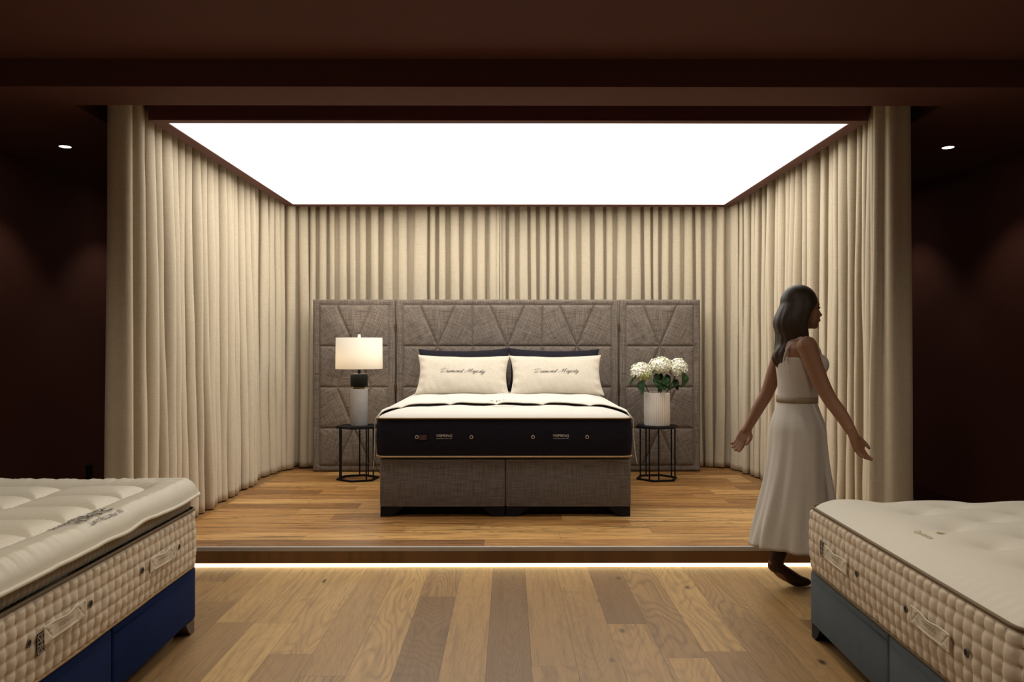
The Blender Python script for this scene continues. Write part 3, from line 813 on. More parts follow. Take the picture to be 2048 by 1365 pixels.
# ------------------------------------------------------------------ side tables
def side_table(x, y, rot, pairs, label):
    t = empty('side_table', (x, y, PZ), label=label, cat='side table', group='black hexagonal side tables')
    def hexa(r, z0, z1, hole=None):
        bm = bmesh.new()
        def ring(rr, z): return [bm.verts.new((rr*math.cos(rot+k*PI/3), rr*math.sin(rot+k*PI/3), z)) for k in range(6)]
        a, bb_ = ring(r, z0), ring(r, z1)
        for k in range(6): bm.faces.new((a[k], a[(k+1) % 6], bb_[(k+1) % 6], bb_[k]))
        if hole is None: bm.faces.new(a[::-1]); bm.faces.new(bb_)
        else:
            c, d = ring(hole, z0), ring(hole, z1)
            for k in range(6):
                j = (k+1) % 6
                bm.faces.new((c[j], c[k], d[k], d[j])); bm.faces.new((bb_[k], bb_[j], d[j], d[k])); bm.faces.new((a[j], a[k], c[k], c[j]))
        return bm
    bm_obj('table_top', hexa(0.193, 0.462, 0.482), M['black_metal'], t)
    bm_obj('base_ring', hexa(0.193, 0.001, 0.016, 0.168), M['black_metal'], t)
    for pa in pairs:
        v0 = Vector((math.cos(pa), math.sin(pa), 0))*0.180
        for s in (-1, 1):
            an = pa+s*(PI/2+PI/6); d = Vector((math.cos(an), math.sin(an), 0))
            p = v0+d*0.047
            bm = bmesh.new(); add_box(bm, p.x-0.0055, p.x+0.0055, p.y-0.0055, p.y+0.0055, 0.014, 0.463)
            bm_obj('leg', bm, M['black_metal'], t)
    return t
D = math.radians
TLX, TRX, TY = -1.352, 1.326, 7.27
side_table(TLX, TY, D(-39), [D(-39), D(-159), D(-279)], 'black hexagonal wire side table on the left, under the lamp')
side_table(TRX, TY, D(11), [D(-109), D(-229), D(11)], 'black hexagonal wire side table on the right, under the vase')
TZ = PZ+0.482
# lamp
lp = empty('table_lamp', (TLX+0.008, TY, TZ), label='lit table lamp with white drum shade and grey concrete base', cat='lamp')
lathe('base', [(0.0, 0.001), (0.076, 0.001), (0.0775, 0.004), (0.0775, 0.325), (0.076, 0.328), (0.0, 0.328)], M['concrete'], lp)
lathe('brass_collar', [(0.0, 0.328), (0.052, 0.328), (0.052, 0.350), (0.0, 0.350)], M['brass'], lp)
lathe('black_cap', [(0.0, 0.350), (0.074, 0.350), (0.0765, 0.353), (0.0765, 0.460), (0.074, 0.464), (0.0, 0.464)], M['black_satin'], lp)
lathe('neck', [(0.0, 0.464), (0.013, 0.464), (0.013, 0.520), (0.006, 0.53), (0.006, 0.80), (0.0, 0.80)], M['black_satin'], lp, 20)
lathe('lamp_shade', [(0.208, 0.508), (0.209, 0.509), (0.206, 0.785), (0.2045, 0.786), (0.2055, 0.51)], M['shade'], lp, 64)
lathe('finial', [(0.0, 0.786), (0.013, 0.786), (0.013, 0.812), (0.010, 0.816), (0.0, 0.816)], M['acrylic'], lp, 20)
vs, fs = [], []
for k in range(3):
    a = 2*PI*k/3+0.3
    tube_data([(0.004*math.cos(a), 0.004*math.sin(a), 0.783), (0.205*math.cos(a), 0.205*math.sin(a), 0.783)], 0.0018, 6, False, vs, fs)
mesh_obj('shade_spider', vs, fs, M['brass'], lp)
lathe('bulb', [(0.001, 0.60), (0.018, 0.61), (0.030, 0.64), (0.030, 0.66), (0.018, 0.69), (0.001, 0.70)], emit('bulb_glow', (1.0, 0.82, 0.6), 6.0), lp, 20)
for z in (0.60, 0.70):
    d = bpy.data.lights.new('lamp_light', 'POINT'); d.energy = LAMP_W; d.color = (1.0, 0.86, 0.68); d.shadow_soft_size = 0.06
    o = bpy.data.objects.new('lamp_light', d); COL.objects.link(o); o.parent = lp; o.location = (0.045 if z > 0.65 else -0.045, 0, z)
cord = catmull([(0.07, 0.02, 0.006), (0.13, -0.005, 0.012), (0.17, -0.03, 0.010), (0.186, -0.05, -0.02), (0.160, -0.065, -0.09), (0.150, -0.07, -0.2), (0.155, -0.07, -0.33), (0.20, -0.02, -0.44), (0.22, 0.1, -0.474), (0.2, 0.3, -0.476)], 8)
c = tube('cord', cord, 0.0028, M['black_satin'], lp, 6)
bm = bmesh.new(); add_box(bm, 0.138, 0.158, -0.080, -0.062, -0.275, -0.215, 0.004); bm_obj('switch', bm, M['black_satin'], c)
# vase
va = lathe('vase', [(0.0, 0.001), (0.112, 0.001), (0.1165, 0.006), (0.1165, 0.290), (0.114, 0.296), (0.108, 0.296), (0.106, 0.290), (0.106, 0.02), (0.0, 0.02)], M['ceramic'], None, 320,
           mod=lambda r, z, a: r-0.0060*(1-abs(math.sin(a*20))**0.7)*(1 if r > 0.1135 else 0))
va.location = (TRX+0.002, TY, TZ); tag(va, 'white ribbed ceramic cylinder vase on the right side table', 'vase')
# hydrangeas
def leaf_mesh(name, L, Wd, mat, parent, loc, rot, fold=0.3, droop=0.5):
    nu, nv = 14, 8; vs = []; fs = []
    for i in range(nu+1):
        t = i/nu; w = Wd*math.sin(PI*t**0.75)**0.8*(1-0.25*t)
        ang = -droop*t; 
        for j in range(nv+1):
            q = -1+2*j/nv; ser = 1+0.05*math.sin(t*60)
            vs.append((q*w*ser, L*t*math.cos(ang*0.6), abs(q)*w*fold + L*math.sin(ang)*t*0.6+0.004*math.sin(t*14+abs(q)*4)))
    for i in range(nu):
        for j in range(nv):
            a = i*(nv+1)+j; fs.append((a, a+1, a+nv+2, a+nv+1))
    o = mesh_obj(name, vs, fs, mat, parent); o.location = loc; o.rotation_euler = rot
    md = o.modifiers.new('thick', 'SOLIDIFY'); md.thickness = 0.0012
    return o
def hydrangea(hx, hy, hz, R, squash, seed, label, green, bx, by, leaves):
    rnd = random.Random(seed)
    t = empty('hydrangea', (TRX+bx, TY+by, TZ+0.03), label=label, cat='flower', group='white hydrangeas in the vase')
    h = Vector((hx-(TRX+bx), hy-(TY+by), hz-(TZ+0.03)))
    vs, fs = [], []; mats = []
    n = 210
    for i in range(n):
        z = 1-1.72*(i+0.5)/n; rr = math.sqrt(max(0, 1-z*z)); a = i*2.39996
        d = Vector((rr*math.cos(a), rr*math.sin(a), z*squash)); dn = Vector((d.x, d.y, d.z/squash/squash)).normalized()
        c = h + d*R*rnd.uniform(0.86, 1.06)
        u = dn.orthogonal().normalized(); q = Matrix.Rotation(rnd.uniform(0, 6.28), 3, dn)
        u = q @ u; w = dn.cross(u)
        ps = 0.0175*rnd.uniform(0.8, 1.15); tilt = rnd.uniform(-0.35, 0.35)
        for k in range(4):
            an = k*PI/2; e = u*math.cos(an)+w*math.sin(an); f = dn.cross(e)
            e2 = (e+dn*(0.25+tilt*(1 if k % 2 else -1))).normalized(); b0 = len(vs)
            for (pp, qq, lift) in ((0.02, 0, 0), (0.5, -0.46, 0.06), (0.5, 0, -0.05), (0.5, 0.46, 0.06), (1.0, -0.26, 0.0), (1.04, 0, -0.02), (1.0, 0.26, 0.0)):
                vs.append(c + e2*pp*ps + f*qq*ps + dn*lift*ps)
            fs += [(b0, b0+1, b0+2), (b0, b0+2, b0+3), (b0+1, b0+4, b0+5, b0+2), (b0+2, b0+5, b0+6, b0+3)]
            gi = 1 if (green and d.z < 0.25-0.5*rnd.random() and d.x > -0.3) or rnd.random() < 0.10 else 0
            mats += [gi]*4
    o = mesh_obj('flower_head', vs, fs, M['petal'], t, False)
    o.data.materials.append(M['petal_green']); o.data.polygons.foreach_set('material_index', mats)
    # inner body of the head so that no light shows through
    bm = bmesh.new(); bmesh.ops.create_icosphere(bm, subdivisions=3, radius=R*0.84)
    for v in bm.verts: v.co.z *= squash; v.co += h
    bm_obj('flower_core', bm, M['petal_green'], o, True)
    tube('stem', catmull([(0, 0, 0), (h.x*0.25, h.y*0.25, h.z*0.5), (h.x*0.75, h.y*0.75, h.z*0.8), tuple(h*0.96)], 5), 0.0045, M['stem'], t, 7)
    for (lx, ly, lz, L, Wd, rot) in leaves:
        leaf_mesh('leaf', L, Wd, M['leaf'], t, (lx-(TRX+bx), ly-(TY+by), lz-(TZ+0.03)), rot)
    return t
def PXW(px, py, Y): return ((px-1018)/1620*Y, 1.33-(py-690)/1620*Y)
x, z = PXW(1283, 745, 7.22)
hydrangea(x, 7.22, z, 0.092, 0.92, 1, 'white hydrangea with lime tinge, lowest left of the vase bouquet', True, -0.04, -0.02,
          [(x-0.03, 7.20, z-0.02, 0.15, 0.044, (-0.5, 0.4, 1.9)), (x+0.0, 7.17, z-0.07, 0.14, 0.046, (-0.9, 0.3, 2.4)), (x+0.09, 7.16, z-0.06, 0.16, 0.024, (-1.25, 0.9, 2.75)),
           (x+0.12, 7.15, z-0.10, 0.15, 0.034, (-0.15, -0.5, -1.95)), (x+0.03, 7.3, z-0.03, 0.12, 0.04, (0.2, 0.5, 2.6))])
x, z = PXW(1321, 733, 7.30)
hydrangea(x, 7.29, z, 0.106, 0.74, 2, 'creamy white hydrangea at the top centre of the vase bouquet', False, 0.01, 0.02,
          [(x-0.05, 7.25, z-0.06, 0.13, 0.03, (-1.2, 0.2, 2.9)), (x+0.03, 7.24, z-0.09, 0.12, 0.042, (-0.9, -0.1, 3.4)), (x-0.02, 7.22, z-0.12, 0.12, 0.045, (-1.0, 0.0, 3.1)), (x-0.01, 7.3, z-0.05, 0.15, 0.03, (-1.2, 0.4, 2.6)), (x+0.05, 7.28, z-0.07, 0.12, 0.03, (-1.1, 0.1, 3.5))])
x, z = PXW(1356, 737, 7.26)
hydrangea(x, 7.26, z, 0.079, 1.06, 3, 'white hydrangea on the right side of the vase bouquet', False, 0.05, 0.0,
          [(x+0.040, 7.20, z-0.035, 0.155, 0.052, (-1.0, -0.5, 3.75)), (x-0.09, 7.20, z-0.195, 0.145, 0.038, (0.55, -0.2, -1.25)), (x-0.02, 7.3, z-0.10, 0.12, 0.03, (-0.8, 0.3, 2.9))])

# ------------------------------------------------------------------ left foreground bed
LW = 1.65
lrot = PI/2+D(1.1); lpos = (-1.436, 2.945)
b = empty('divan_base', (lpos[0], lpos[1], 0), lrot, 'navy blue velvet divan base on bronze feet in the left foreground', 'bed base')
divan(b, LW, 2.0, 0.062, 0.306, M['blue_velvet'], M['bronze'], 2)
m = empty('mattress', (lpos[0], lpos[1], 0.309), lrot, 'beige tufted mattress with brown piping on the navy divan', 'mattress')
H = 0.286; off0 = 0.025
side_wall('border', LW, 2.0, 0.06, 0.006, H-0.024, tufted(0.050, 6, 0.0145, seed=2), M['beige_side'], m, 0.0050)
piping('piping', LW, 2.0, 0.06, H-0.020, 0.0065, M['brown_piping'], m, off=0.006)
piping('piping', LW, 2.0, 0.06, 0.008, 0.0065, M['tan_piping'], m, off=0.004, wave=lambda s, S: (0.005, 0.003*nz(s*3)))
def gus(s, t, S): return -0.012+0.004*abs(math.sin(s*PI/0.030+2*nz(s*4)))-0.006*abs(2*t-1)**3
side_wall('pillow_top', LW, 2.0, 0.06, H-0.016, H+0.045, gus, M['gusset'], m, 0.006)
sheet('top_panel', LW-0.03, 1.97, 0.06, lambda x, y, d: H+0.045+0.02*(1-math.exp(-d/0.1)), M['ivory_top'], m, 0.04).location = (0, 0.015, 0)
sheet('bottom_panel', LW-0.01, 1.99, 0.06, lambda x, y, d: 0.004, M['beige_side'], m, 0.1)
for y in (2.377, 2.741, 3.144, 3.51): vent(y-2.945, 0.147, m, M['vent_rim'], M['vent'], r=0.0120, ydepth=-0.0195)
handle(2.570-2.945, 0.145, m, -0.0235, rot=-0.02); handle(3.325-2.945, 0.145, m, -0.0235, rot=0.02)
flag_label(2.435-2.945, 0.128, m, 0.045, 0.062, M['black_label'], M['label_line'], -0.0245)
# topper
tw = LW+0.045; tz = 0.309+H+0.050
tp = empty('mattress_topper', (lpos[0]+0.022, lpos[1], tz), lrot, 'puffy ivory quilted topper on the left foreground mattress', 'mattress topper')
TL = 2.04; us = [0.185, 0.545, 0.905, 1.265, 1.625]; xs = [-(tw/2-0.17)+k*(tw-0.34)/6 for k in range(7)]
def toph(x, y, d):
    e = min(1, d/0.055); h = -0.006+0.036*math.sqrt(max(0, 1-(1-e)**2))
    ds = min(abs(y-u) if abs(x) < tw/2-0.02 else 9 for u in us)
    inner = y > us[0] and y < us[-1]+0.2 and abs(x) < xs[-1]
    dx = min(abs(x-q) for q in xs) if y > us[0]-0.004 else min(abs(x-xs[0]), abs(x-xs[-1]))+0.02
    if not (abs(x) <= xs[-1]): ds = abs(y-us[0]) if False else 9
    if y < us[0] and abs(x) < xs[-1]: dx = 9
    dd = min(ds, dx)
    if y < us[0]: dd = min(us[0]-y, 9)
    if abs(x) > xs[-1]: dd = min(abs(x)-xs[-1], 9) if y > us[0] else math.hypot(abs(x)-xs[-1], us[0]-y)
    puff = 0.042*(1-math.exp(-dd/0.035))*e**0.6
    wr = 0.0040*math.exp(-dd/0.04)*math.sin((x*1.0+y*0.55)*190+3*nz(x*4, y*4))*min(1, dd/0.006)
    if y < us[0] or abs(x) > xs[-1]:
        al = x if y < us[0] else y
        wr += (0.0035*math.sin(al*2*PI/0.095+5*nz(al*5, 1.0))+0.0022*math.sin(al*2*PI/0.037+6*nz(al*7, 3.0)))*math.exp(-d/0.09)*e
    wr += 0.006*nz(x*5, y*5, 1.0)*e
    return h+puff+wr
def edge_wave(al):
    return 0.014*nz(al*2.6, 4.2)+0.022*max(0, nz(al*4.0+1.7, 9.1))
def toph2(x, y, d):
    al = x if y < 0.3 else y
    return toph(x, y, d)+edge_wave(al)*math.exp(-d/0.05)
o = sheet('topper_cover', tw, TL, 0.07, toph2, M['satin'], tp, 0.0085, bottom=lambda x, y, d: -0.006+edge_wave(x if y < 0.3 else y)*math.exp(-d/0.05)-0.002*sstep(0, 0.05, d))
pth, S = rrect(tw, TL, 0.07, 0.015)
tube('piping', [(x+nx_*0.002, y+ny_*0.002, -0.005+edge_wave(x if y < 0.3 else y)) for (x, y, nx_, ny_, s) in pth], 0.0075, M['cream_piping'], tp, 8, True)
def onT(u, v):
    return (u, v, toph2(u, v, edge_dist(u, v, tw, TL, 0.07))+0.0045)
lettering('lettering', [('Heavenly Luxury', 0.050, -0.045, 0.124, 0.0), ('VISPRING', 0.062, -0.03, 0.078, 0.0), ('Luxury Beds, London 1901', 0.023, -0.01, 0.038, 0.0)], onT, M['dark_ink'], tp)

# ------------------------------------------------------------------ right foreground bed
rrot = -PI/2-D(2.1); rpos = (1.343, 2.87)
b = empty('divan_base', (rpos[0], rpos[1], 0), rrot, 'blue-grey upholstered divan base in the right foreground', 'bed base')
divan(b, LW, 2.0, 0.062, 0.306, M['grey_velvet'], M['black_foot'], 2)
m = empty('mattress', (rpos[0], rpos[1], 0.309), rrot, 'cream mattress with button-tufted ivory top in the right foreground', 'mattress')
H = 0.288
side_wall('border', LW, 2.0, 0.07, 0.006, H-0.002, tufted(0.050, 6, 0.0145, bulge=0.012, seed=8), M['beige_side'], m, 0.0050)
TB = []
for i in range(9):
    for k in range(7):
        px_ = -LW/2+0.16+0.268*k+(0.134 if i % 2 else 0); py_ = 0.29+0.2*i
        if abs(px_) < LW/2-0.06 and py_ < 1.95: TB.append((px_, py_))
def rtop(x, y, d):
    h = 0.082*(1-math.exp(-d/0.10))
    for (a, c) in TB:
        q = (x-a)**2+(y-c)**2
        if q < 0.09:
            r = math.sqrt(q); h -= 0.042*math.exp(-r/0.060)*(1-math.exp(-(r+0.012)/0.012)*0.15)
    # soft ridges between buttons
    if d > 0.24:
        p = (y-0.29)/0.4; q = (x+LW/2-0.16)/0.268
        h += 0.006*(abs(math.sin(PI*(q+p)))**0.5+abs(math.sin(PI*(q-p)))**0.5-1.2)*sstep(0.22, 0.32, d)
    h += 0.0012*math.sin(x*2*PI/0.05)*math.exp(-((d-0.04)/0.04)**2)
    return H-0.004+h+0.003*nz(x*4, y*4, 3)
sheet('top_panel', LW, 2.0, 0.07, rtop, M['ivory_top'], m, 0.013)
sheet('bottom_panel', LW-0.01, 1.99, 0.07, lambda x, y, d: 0.004, M['beige_side'], m, 0.1)
piping('piping', LW, 2.0, 0.07, H, 0.0065, M['brown_piping'], m, off=0.005)
piping('piping', LW, 2.0, 0.07, 0.008, 0.0065, M['brown_piping'], m, off=0.004)
for (a, c) in TB:
    z = rtop(a, c, edge_dist(a, c, LW, 2.0, 0.07))
    o = lathe('tuft', [(0.0005, 0.0035), (0.006, 0.003), (0.008, 0.001), (0.0085, -0.002)], M['vent'], m, 12); o.location = (a, c, z+0.0105)
for y in (3.48, 3.09, 2.675, 2.295): vent(2.87-y, 0.147, m, M['vent_rim'], M['vent'], r=0.0120, ydepth=-0.0235)
handle(2.87-3.295, 0.145, m, -0.0275, rot=0.02); handle(2.87-2.50, 0.145, m, -0.0275, rot=0.03)
flag_label(2.87-3.455, 0.150, m, 0.045, 0.062, M['black_label'], M['label_line'], -0.0285)
def onR(u, v): return (u, v, rtop(u, v, edge_dist(u, v, LW, 2.0, 0.07))+0.0018)
lettering('lettering', [('Opulence', 0.033, -0.02, 0.135, 0.0)], onR, M['gold_stitch'], m)
V, F = [], []
for k in range(5):   # small tulip-like emblem beside the name
    a = (k-2)*0.42; L0 = 0.032-0.003*abs(k-2)
    b0 = len(V)
    for (p, q) in ((0, 0), (0.5, 0.16), (1.0, 0.0), (0.5, -0.16)):
        x_ = p*L0*math.sin(a)+q*L0*math.cos(a); y_ = p*L0*math.cos(a)-q*L0*math.sin(a)
        V.append(onR(-0.02+x_*1.2, 0.180+y_))
    F.append((b0, b0+1, b0+2, b0+3))
mesh_obj('emblem', V, F, M['gold_stitch'], m, False)

# ------------------------------------------------------------------ walking woman
pw = empty('person', (1.563, 4.36, 0), 0, 'woman walking to the right in a pale top and long white skirt beside the step', 'person')
def limb(vs, fs, pts, rad, n=14, flat=None):
    """closed, rounded limb; flat=(sx, sy) squashes the section"""
    P = catmull(pts, 6); m_ = len(P)
    R = []
    for i in range(m_):
        f = i/(m_-1)*(len(rad)-1); k = min(len(rad)-2, int(f)); g = f-k
        R.append(rad[k]*(1-g)+rad[k+1]*g)
    t0 = (P[1]-P[0]).normalized(); t1 = (P[-1]-P[-2]).normalized()
    Q = []; RR = []
    for a in (90, 60, 30): Q.append(P[0]-t0*R[0]*math.sin(D(a))*0.98); RR.append(max(0.0006, R[0]*math.cos(D(a))))
    Q += P; RR += R
    for a in (30, 60, 90): Q.append(P[-1]+t1*R[-1]*math.sin(D(a))*0.98); RR.append(max(0.0006, R[-1]*math.cos(D(a))))
    tube_data(Q, RR, n, False, vs, fs)
def ellip(vs, fs, c, r, rot=0.0, n=20):
    b0 = len(vs); cr, sr = math.cos(rot), math.sin(rot)
    for i in range(n+1):
        ph = PI*i/n
        for k in range(n):
            th = 2*PI*k/n
            x = r[0]*math.sin(ph)*math.cos(th); y = r[1]*math.sin(ph)*math.sin(th); z = r[2]*math.cos(ph)
            vs.append((c[0]+x*cr+z*sr, c[1]+y, c[2]-x*sr+z*cr))
    for i in range(n):
        for k in range(n):
            k2 = (k+1) % n; fs.append((b0+i*n+k, b0+(i+1)*n+k, b0+(i+1)*n+k2, b0+i*n+k2))
def trunk(vs, fs, secs, n=28):
    """secs: (x, z, rx, ry)"""
    b0 = len(vs)
    for (x, z, rx, ry) in secs:
        for k in range(n):
            a = 2*PI*k/n; vs.append((x+rx*math.cos(a), ry*math.sin(a), z))
    for i in range(len(secs)-1):
        for k in range(n):
            k2 = (k+1) % n; fs.append((b0+i*n+k, b0+i*n+k2, b0+(i+1)*n+k2, b0+(i+1)*n+k))
    fs.append(tuple(b0+k for k in range(n))[::-1]); fs.append(tuple(b0+(len(secs)-1)*n+k for k in range(n)))
def finish(name, vs, fs, mat, parent, voxel, smooth=6, fac=0.5):
    bm = bmesh.new()
    bv = [bm.verts.new(v) for v in vs]
    for f in fs:
        try: bm.faces.new([bv[i] for i in f])
        except ValueError: pass
    bmesh.ops.remove_doubles(bm, verts=bm.verts[:], dist=0.00005)
    bmesh.ops.recalc_face_normals(bm, faces=bm.faces[:])
    o = bm_obj(name, bm, mat, parent, True)
    r = o.modifiers.new('merge', 'REMESH'); r.mode = 'VOXEL'; r.voxel_size = voxel; r.use_smooth_shade = True
    s = o.modifiers.new('soft', 'SMOOTH'); s.iterations = smooth; s.factor = fac
    return o
vs, fs = [], []
hx, hz = 0.025, 1.525           # head centre, looking +X
ellip(vs, fs, (hx-0.012, 0, hz+0.022), (0.092, 0.072, 0.090))        # skull
ellip(vs, fs, (hx+0.030, 0, hz-0.038), (0.054, 0.052, 0.072), -0.12)  # face and jaw
ellip(vs, fs, (hx+0.058, 0, hz-0.092), (0.022, 0.024, 0.018))        # chin
ellip(vs, fs, (hx+0.080, 0, hz-0.022), (0.012, 0.010, 0.027), -0.35)  # nose
ellip(vs, fs, (hx+0.090, 0, hz-0.034), (0.011, 0.013, 0.009))
ellip(vs, fs, (hx+0.078, 0, hz-0.058), (0.010, 0.021, 0.0065)); ellip(vs, fs, (hx+0.075, 0, hz-0.069), (0.010, 0.019, 0.0065))
ellip(vs, fs, (hx+0.068, 0, hz+0.022), (0.014, 0.042, 0.010))        # brow
for s in (-1, 1):
    ellip(vs, fs, (hx-0.008, s*0.072, hz-0.016), (0.017, 0.007, 0.029), 0.15)  # ear
    ellip(vs, fs, (hx+0.048, s*0.032, hz-0.030), (0.022, 0.020, 0.020))        # cheek
limb(vs, fs, [(hx-0.018, 0, hz-0.05), (-0.005, 0, 1.41), (-0.025, 0, 1.355)], [0.048, 0.046, 0.058])
trunk(vs, fs, [(-0.02, 1.385, 0.045, 0.055), (-0.022, 1.365, 0.062, 0.105), (-0.022, 1.345, 0.075, 0.150), (-0.018, 1.31, 0.088, 0.168), (-0.010, 1.26, 0.100, 0.160), (0.004, 1.20, 0.112, 0.150), (0.0, 1.14, 0.100, 0.135), (-0.008, 1.08, 0.088, 0.122), (-0.012, 1.03, 0.088, 0.122), (-0.018, 0.97, 0.105, 0.150), (-0.022, 0.91, 0.118, 0.168), (-0.02, 0.84, 0.108, 0.165), (-0.01, 0.79, 0.07, 0.12)])
for s in (-1, 1): ellip(vs, fs, (0.075, s*0.068, 1.225), (0.048, 0.055, 0.052))
# right arm (towards the camera) reaching forward and down; left arm swings back
RS = (-0.018, -0.165, 1.325); RE = (0.055, -0.255, 1.070); RW = (0.128, -0.375, 0.895)
LS = (-0.018, 0.165, 1.325); LE = (-0.105, 0.205, 1.065); LWR = (-0.215, 0.205, 0.865)
limb(vs, fs, [RS, (0.012, -0.205, 1.20), RE, (0.098, -0.315, 0.980), RW], [0.052, 0.044, 0.037, 0.034, 0.0245])
limb(vs, fs, [LS, (-0.060, 0.192, 1.20), LE, (-0.160, 0.21, 0.965), LWR], [0.052, 0.044, 0.037, 0.034, 0.0245])
def hand(vs, fs, W_, d, side, up):
    """W_: wrist, d: pointing direction, side: towards the thumb, up: back of the hand"""
    W_ = Vector(W_); d = Vector(d).normalized(); side = Vector(side); side = (side-d*side.dot(d)).normalized(); up = side.cross(d).normalized()*up
    limb(vs, fs, [W_-d*0.02, W_+d*0.02], [0.024, 0.025])
    for k, o_ in enumerate((0.026, 0.009, -0.009, -0.026)):
        limb(vs, fs, [W_+side*o_*0.5, W_+d*0.045+side*o_*0.85, W_+d*0.085+side*o_], [0.015, 0.0145, 0.0115], 10)
        ln = (0.068, 0.076, 0.070, 0.054)[k]; b0 = W_+d*0.085+side*o_
        bend = (0.22, 0.32, 0.40, 0.50)[k]; p = b0; dd = d.copy(); pts = [p]
        for q, fr in enumerate((0.45, 0.32, 0.23)):
            dd = (dd-up*bend*(0.7+0.5*q)).normalized(); p = p+dd*ln*fr+side*o_*0.06; pts.append(p)
        limb(vs, fs, pts, [0.0095, 0.0088, 0.0080, 0.0070], 10)
    b0 = W_+d*0.022+side*0.018
    limb(vs, fs, [b0, b0+side*0.024+d*0.022, b0+side*0.032+d*0.050-up*0.012, b0+side*0.030+d*0.072-up*0.02], [0.015, 0.0125, 0.0098, 0.0082], 10)
hand(vs, fs, RW, (0.30, -0.22, -0.90), (0.6, 0.5, 0.3), 1)
hand(vs, fs, LWR, (-0.45, 0.0, -0.88), (0.5, -0.6, -0.3), 1)
# legs: right leg standing, left leg trailing with the heel up
limb(vs, fs, [(-0.01, -0.085, 0.86), (0.045, -0.085, 0.64), (0.085, -0.085, 0.47), (0.110, -0.085, 0.30), (0.145, -0.085, 0.09)], [0.090, 0.072, 0.055, 0.050, 0.034])
limb(vs, fs, [(-0.01, 0.085, 0.86), (-0.020, 0.085, 0.66), (0.010, 0.085, 0.49), (-0.025, 0.085, 0.32), (-0.090, 0.085, 0.150)], [0.090, 0.072, 0.055, 0.050, 0.034])
limb(vs, fs, [(0.135, -0.085, 0.05), (0.19, -0.088, 0.042), (0.255, -0.092, 0.028), (0.295, -0.095, 0.022)], [0.034, 0.034, 0.028, 0.020])
limb(vs, fs, [(-0.108, 0.085, 0.130), (-0.070, 0.088, 0.082), (-0.010, 0.092, 0.042), (0.040, 0.095, 0.026)], [0.034, 0.034, 0.028, 0.020])
finish('body', vs, fs, M['skin'], pw, 0.0052, 4, 0.5)
for s in (-1, 1):
    vs, fs = [], []; ellip(vs, fs, (0, 0, 0), (0.008, 0.011, 0.0065), n=12)
    o = mesh_obj('eye', vs, fs, M['eye'], pw); o.location = (hx+0.071, s*0.029, hz+0.004)
vs, fs = [], []; ellip(vs, fs, (0, 0, 0), (0.0085, 0.020, 0.009), n=14)
o = mesh_obj('lips', vs, fs, M['lip'], pw); o.location = (hx+0.0805, 0, hz-0.0635)
# hair
vs, fs = [], []
ellip(vs, fs, (hx-0.026, 0, hz+0.034), (0.098, 0.087, 0.096))
rnd = random.Random(4)
for k in range(26):
    a = PI*0.5+PI*(k/25)*1.0; a = D(78+204*k/25)
    x0, y0 = hx-0.02+0.085*math.cos(a), 0.078*math.sin(a)
    ln = 0.29+0.05*rnd.random(); w = rnd.uniform(-0.01, 0.01)
    limb(vs, fs, [(hx-0.02+0.05*math.cos(a), 0.05*math.sin(a), hz+0.08), (x0, y0, hz+0.01), (x0-0.028+w, y0*1.12, hz-0.08), (x0-0.018-w, y0*1.05+w, hz-ln*0.55), (x0-0.040+w, y0*1.0-w, hz-ln*0.8), (x0-0.015, y0*0.85, hz-ln)], [0.021, 0.024, 0.024, 0.021, 0.017, 0.006], 8)
finish('hair', vs, fs, M['hair'], pw, 0.0065, 3, 0.5)
# blouse
vs, fs = [], []
trunk(vs, fs, [(-0.008, 1.265, 0.108, 0.164), (0.006, 1.20, 0.121, 0.160), (0.002, 1.14, 0.110, 0.146), (-0.006, 1.08, 0.100, 0.134), (-0.010, 1.03, 0.098, 0.132), (-0.014, 1.00, 0.104, 0.142)])
for s in (-1, 1): ellip(vs, fs, (0.077, s*0.068, 1.225), (0.056, 0.063, 0.060))
bl = finish('blouse', vs, fs, M['blouse'], pw, 0.008, 5, 0.5)
for s in (-1, 1): tube('strap', catmull([(0.090, s*0.085, 1.245), (0.066, s*0.100, 1.315), (-0.01, s*0.106, 1.372), (-0.088, s*0.098, 1.32), (-0.112, s*0.085, 1.245)], 6), 0.006, M['blouse'], bl, 8)
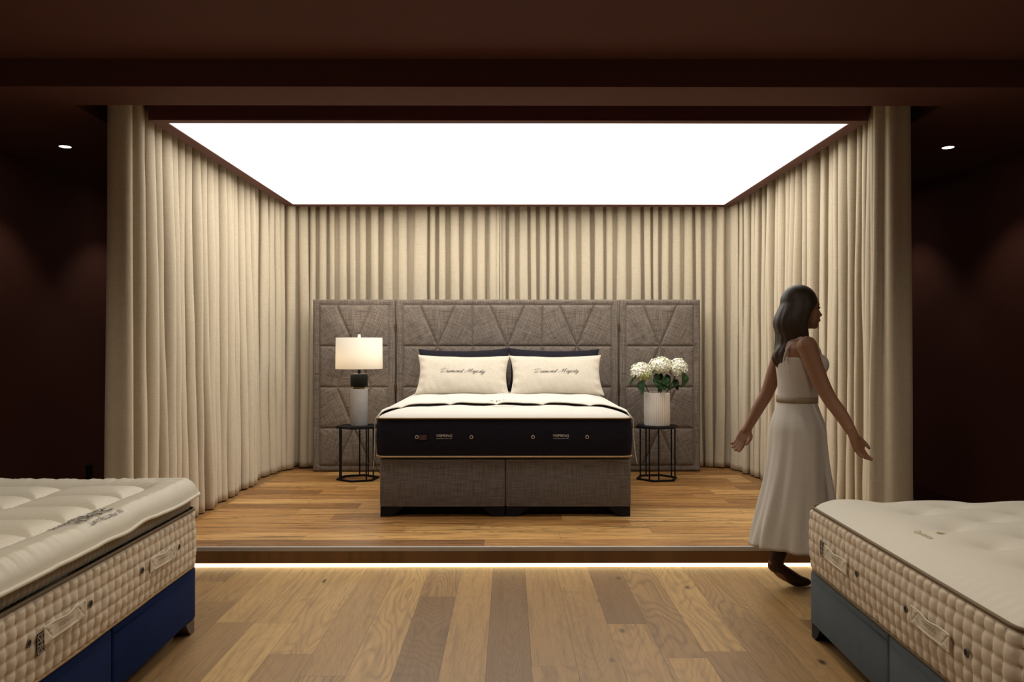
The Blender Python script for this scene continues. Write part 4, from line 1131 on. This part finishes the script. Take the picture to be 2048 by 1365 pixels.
# skirt
rows = 48; n = 120; vs = []; fs = []
for i in range(rows+1):
    t = i/rows; z = 1.045-0.80*t
    cx_ = -0.012+0.015*t; rx = 0.098+0.040*sstep(0, 0.22, t)+0.072*sstep(0.2, 1, t); ry = 0.132+0.052*sstep(0, 0.22, t)+0.035*t
    for k in range(n):
        a = 2*PI*k/n
        rip = 1+0.055*t*math.sin(a*9+1.2*math.sin(t*3))+0.03*t*math.sin(a*17+t*4)
        back = 1+0.22*t*t*t*max(0, -math.cos(a))
        vs.append((cx_+rx*rip*back*math.cos(a), ry*rip*math.sin(a), z+0.01*t*math.sin(a*2)))
for i in range(rows):
    for k in range(n):
        k2 = (k+1) % n; fs.append((i*n+k, (i+1)*n+k, (i+1)*n+k2, i*n+k2))
o = mesh_obj('skirt', vs, fs, M['skirt'], pw); md = o.modifiers.new('thick', 'SOLIDIFY'); md.thickness = 0.003
vs = []; fs = []
for i in range(3):
    for k in range(60):
        a = 2*PI*k/60; vs.append((-0.012+0.1035*math.cos(a), 0.1375*math.sin(a), 1.052-0.015*i))
for i in range(2):
    for k in range(60):
        k2 = (k+1) % 60; fs.append((i*60+k, (i+1)*60+k, (i+1)*60+k2, i*60+k2))
o = mesh_obj('waistband', vs, fs, M['stitch'], pw); md = o.modifiers.new('thick', 'SOLIDIFY'); md.thickness = 0.004
# shoes
vs, fs = [], []
limb(vs, fs, [(0.135, -0.085, 0.045), (0.19, -0.088, 0.036), (0.255, -0.092, 0.026), (0.305, -0.095, 0.022)], [0.040, 0.038, 0.034, 0.020]); 
limb(vs, fs, [(0.142, -0.085, 0.07), (0.140, -0.085, 0.13)], [0.041, 0.044])
for i in range(len(vs)):
    v = vs[i]; vs[i] = Vector((v[0], v[1], max(0.002, v[2])))
finish('shoe', vs, fs, M['shoe'], pw, 0.006, 3, 0.5)
vs, fs = [], []
limb(vs, fs, [(-0.108, 0.086, 0.118), (-0.060, 0.088, 0.086), (-0.008, 0.092, 0.050), (0.028, 0.094, 0.032), (0.080, 0.096, 0.024)], [0.036, 0.036, 0.038, 0.034, 0.020])
limb(vs, fs, [(-0.098, 0.085, 0.14), (-0.075, 0.085, 0.195)], [0.041, 0.044])
for i in range(len(vs)):
    v = vs[i]; vs[i] = Vector((v[0], v[1], max(0.002, v[2])))
finish('shoe', vs, fs, M['shoe'], pw, 0.006, 3, 0.5)
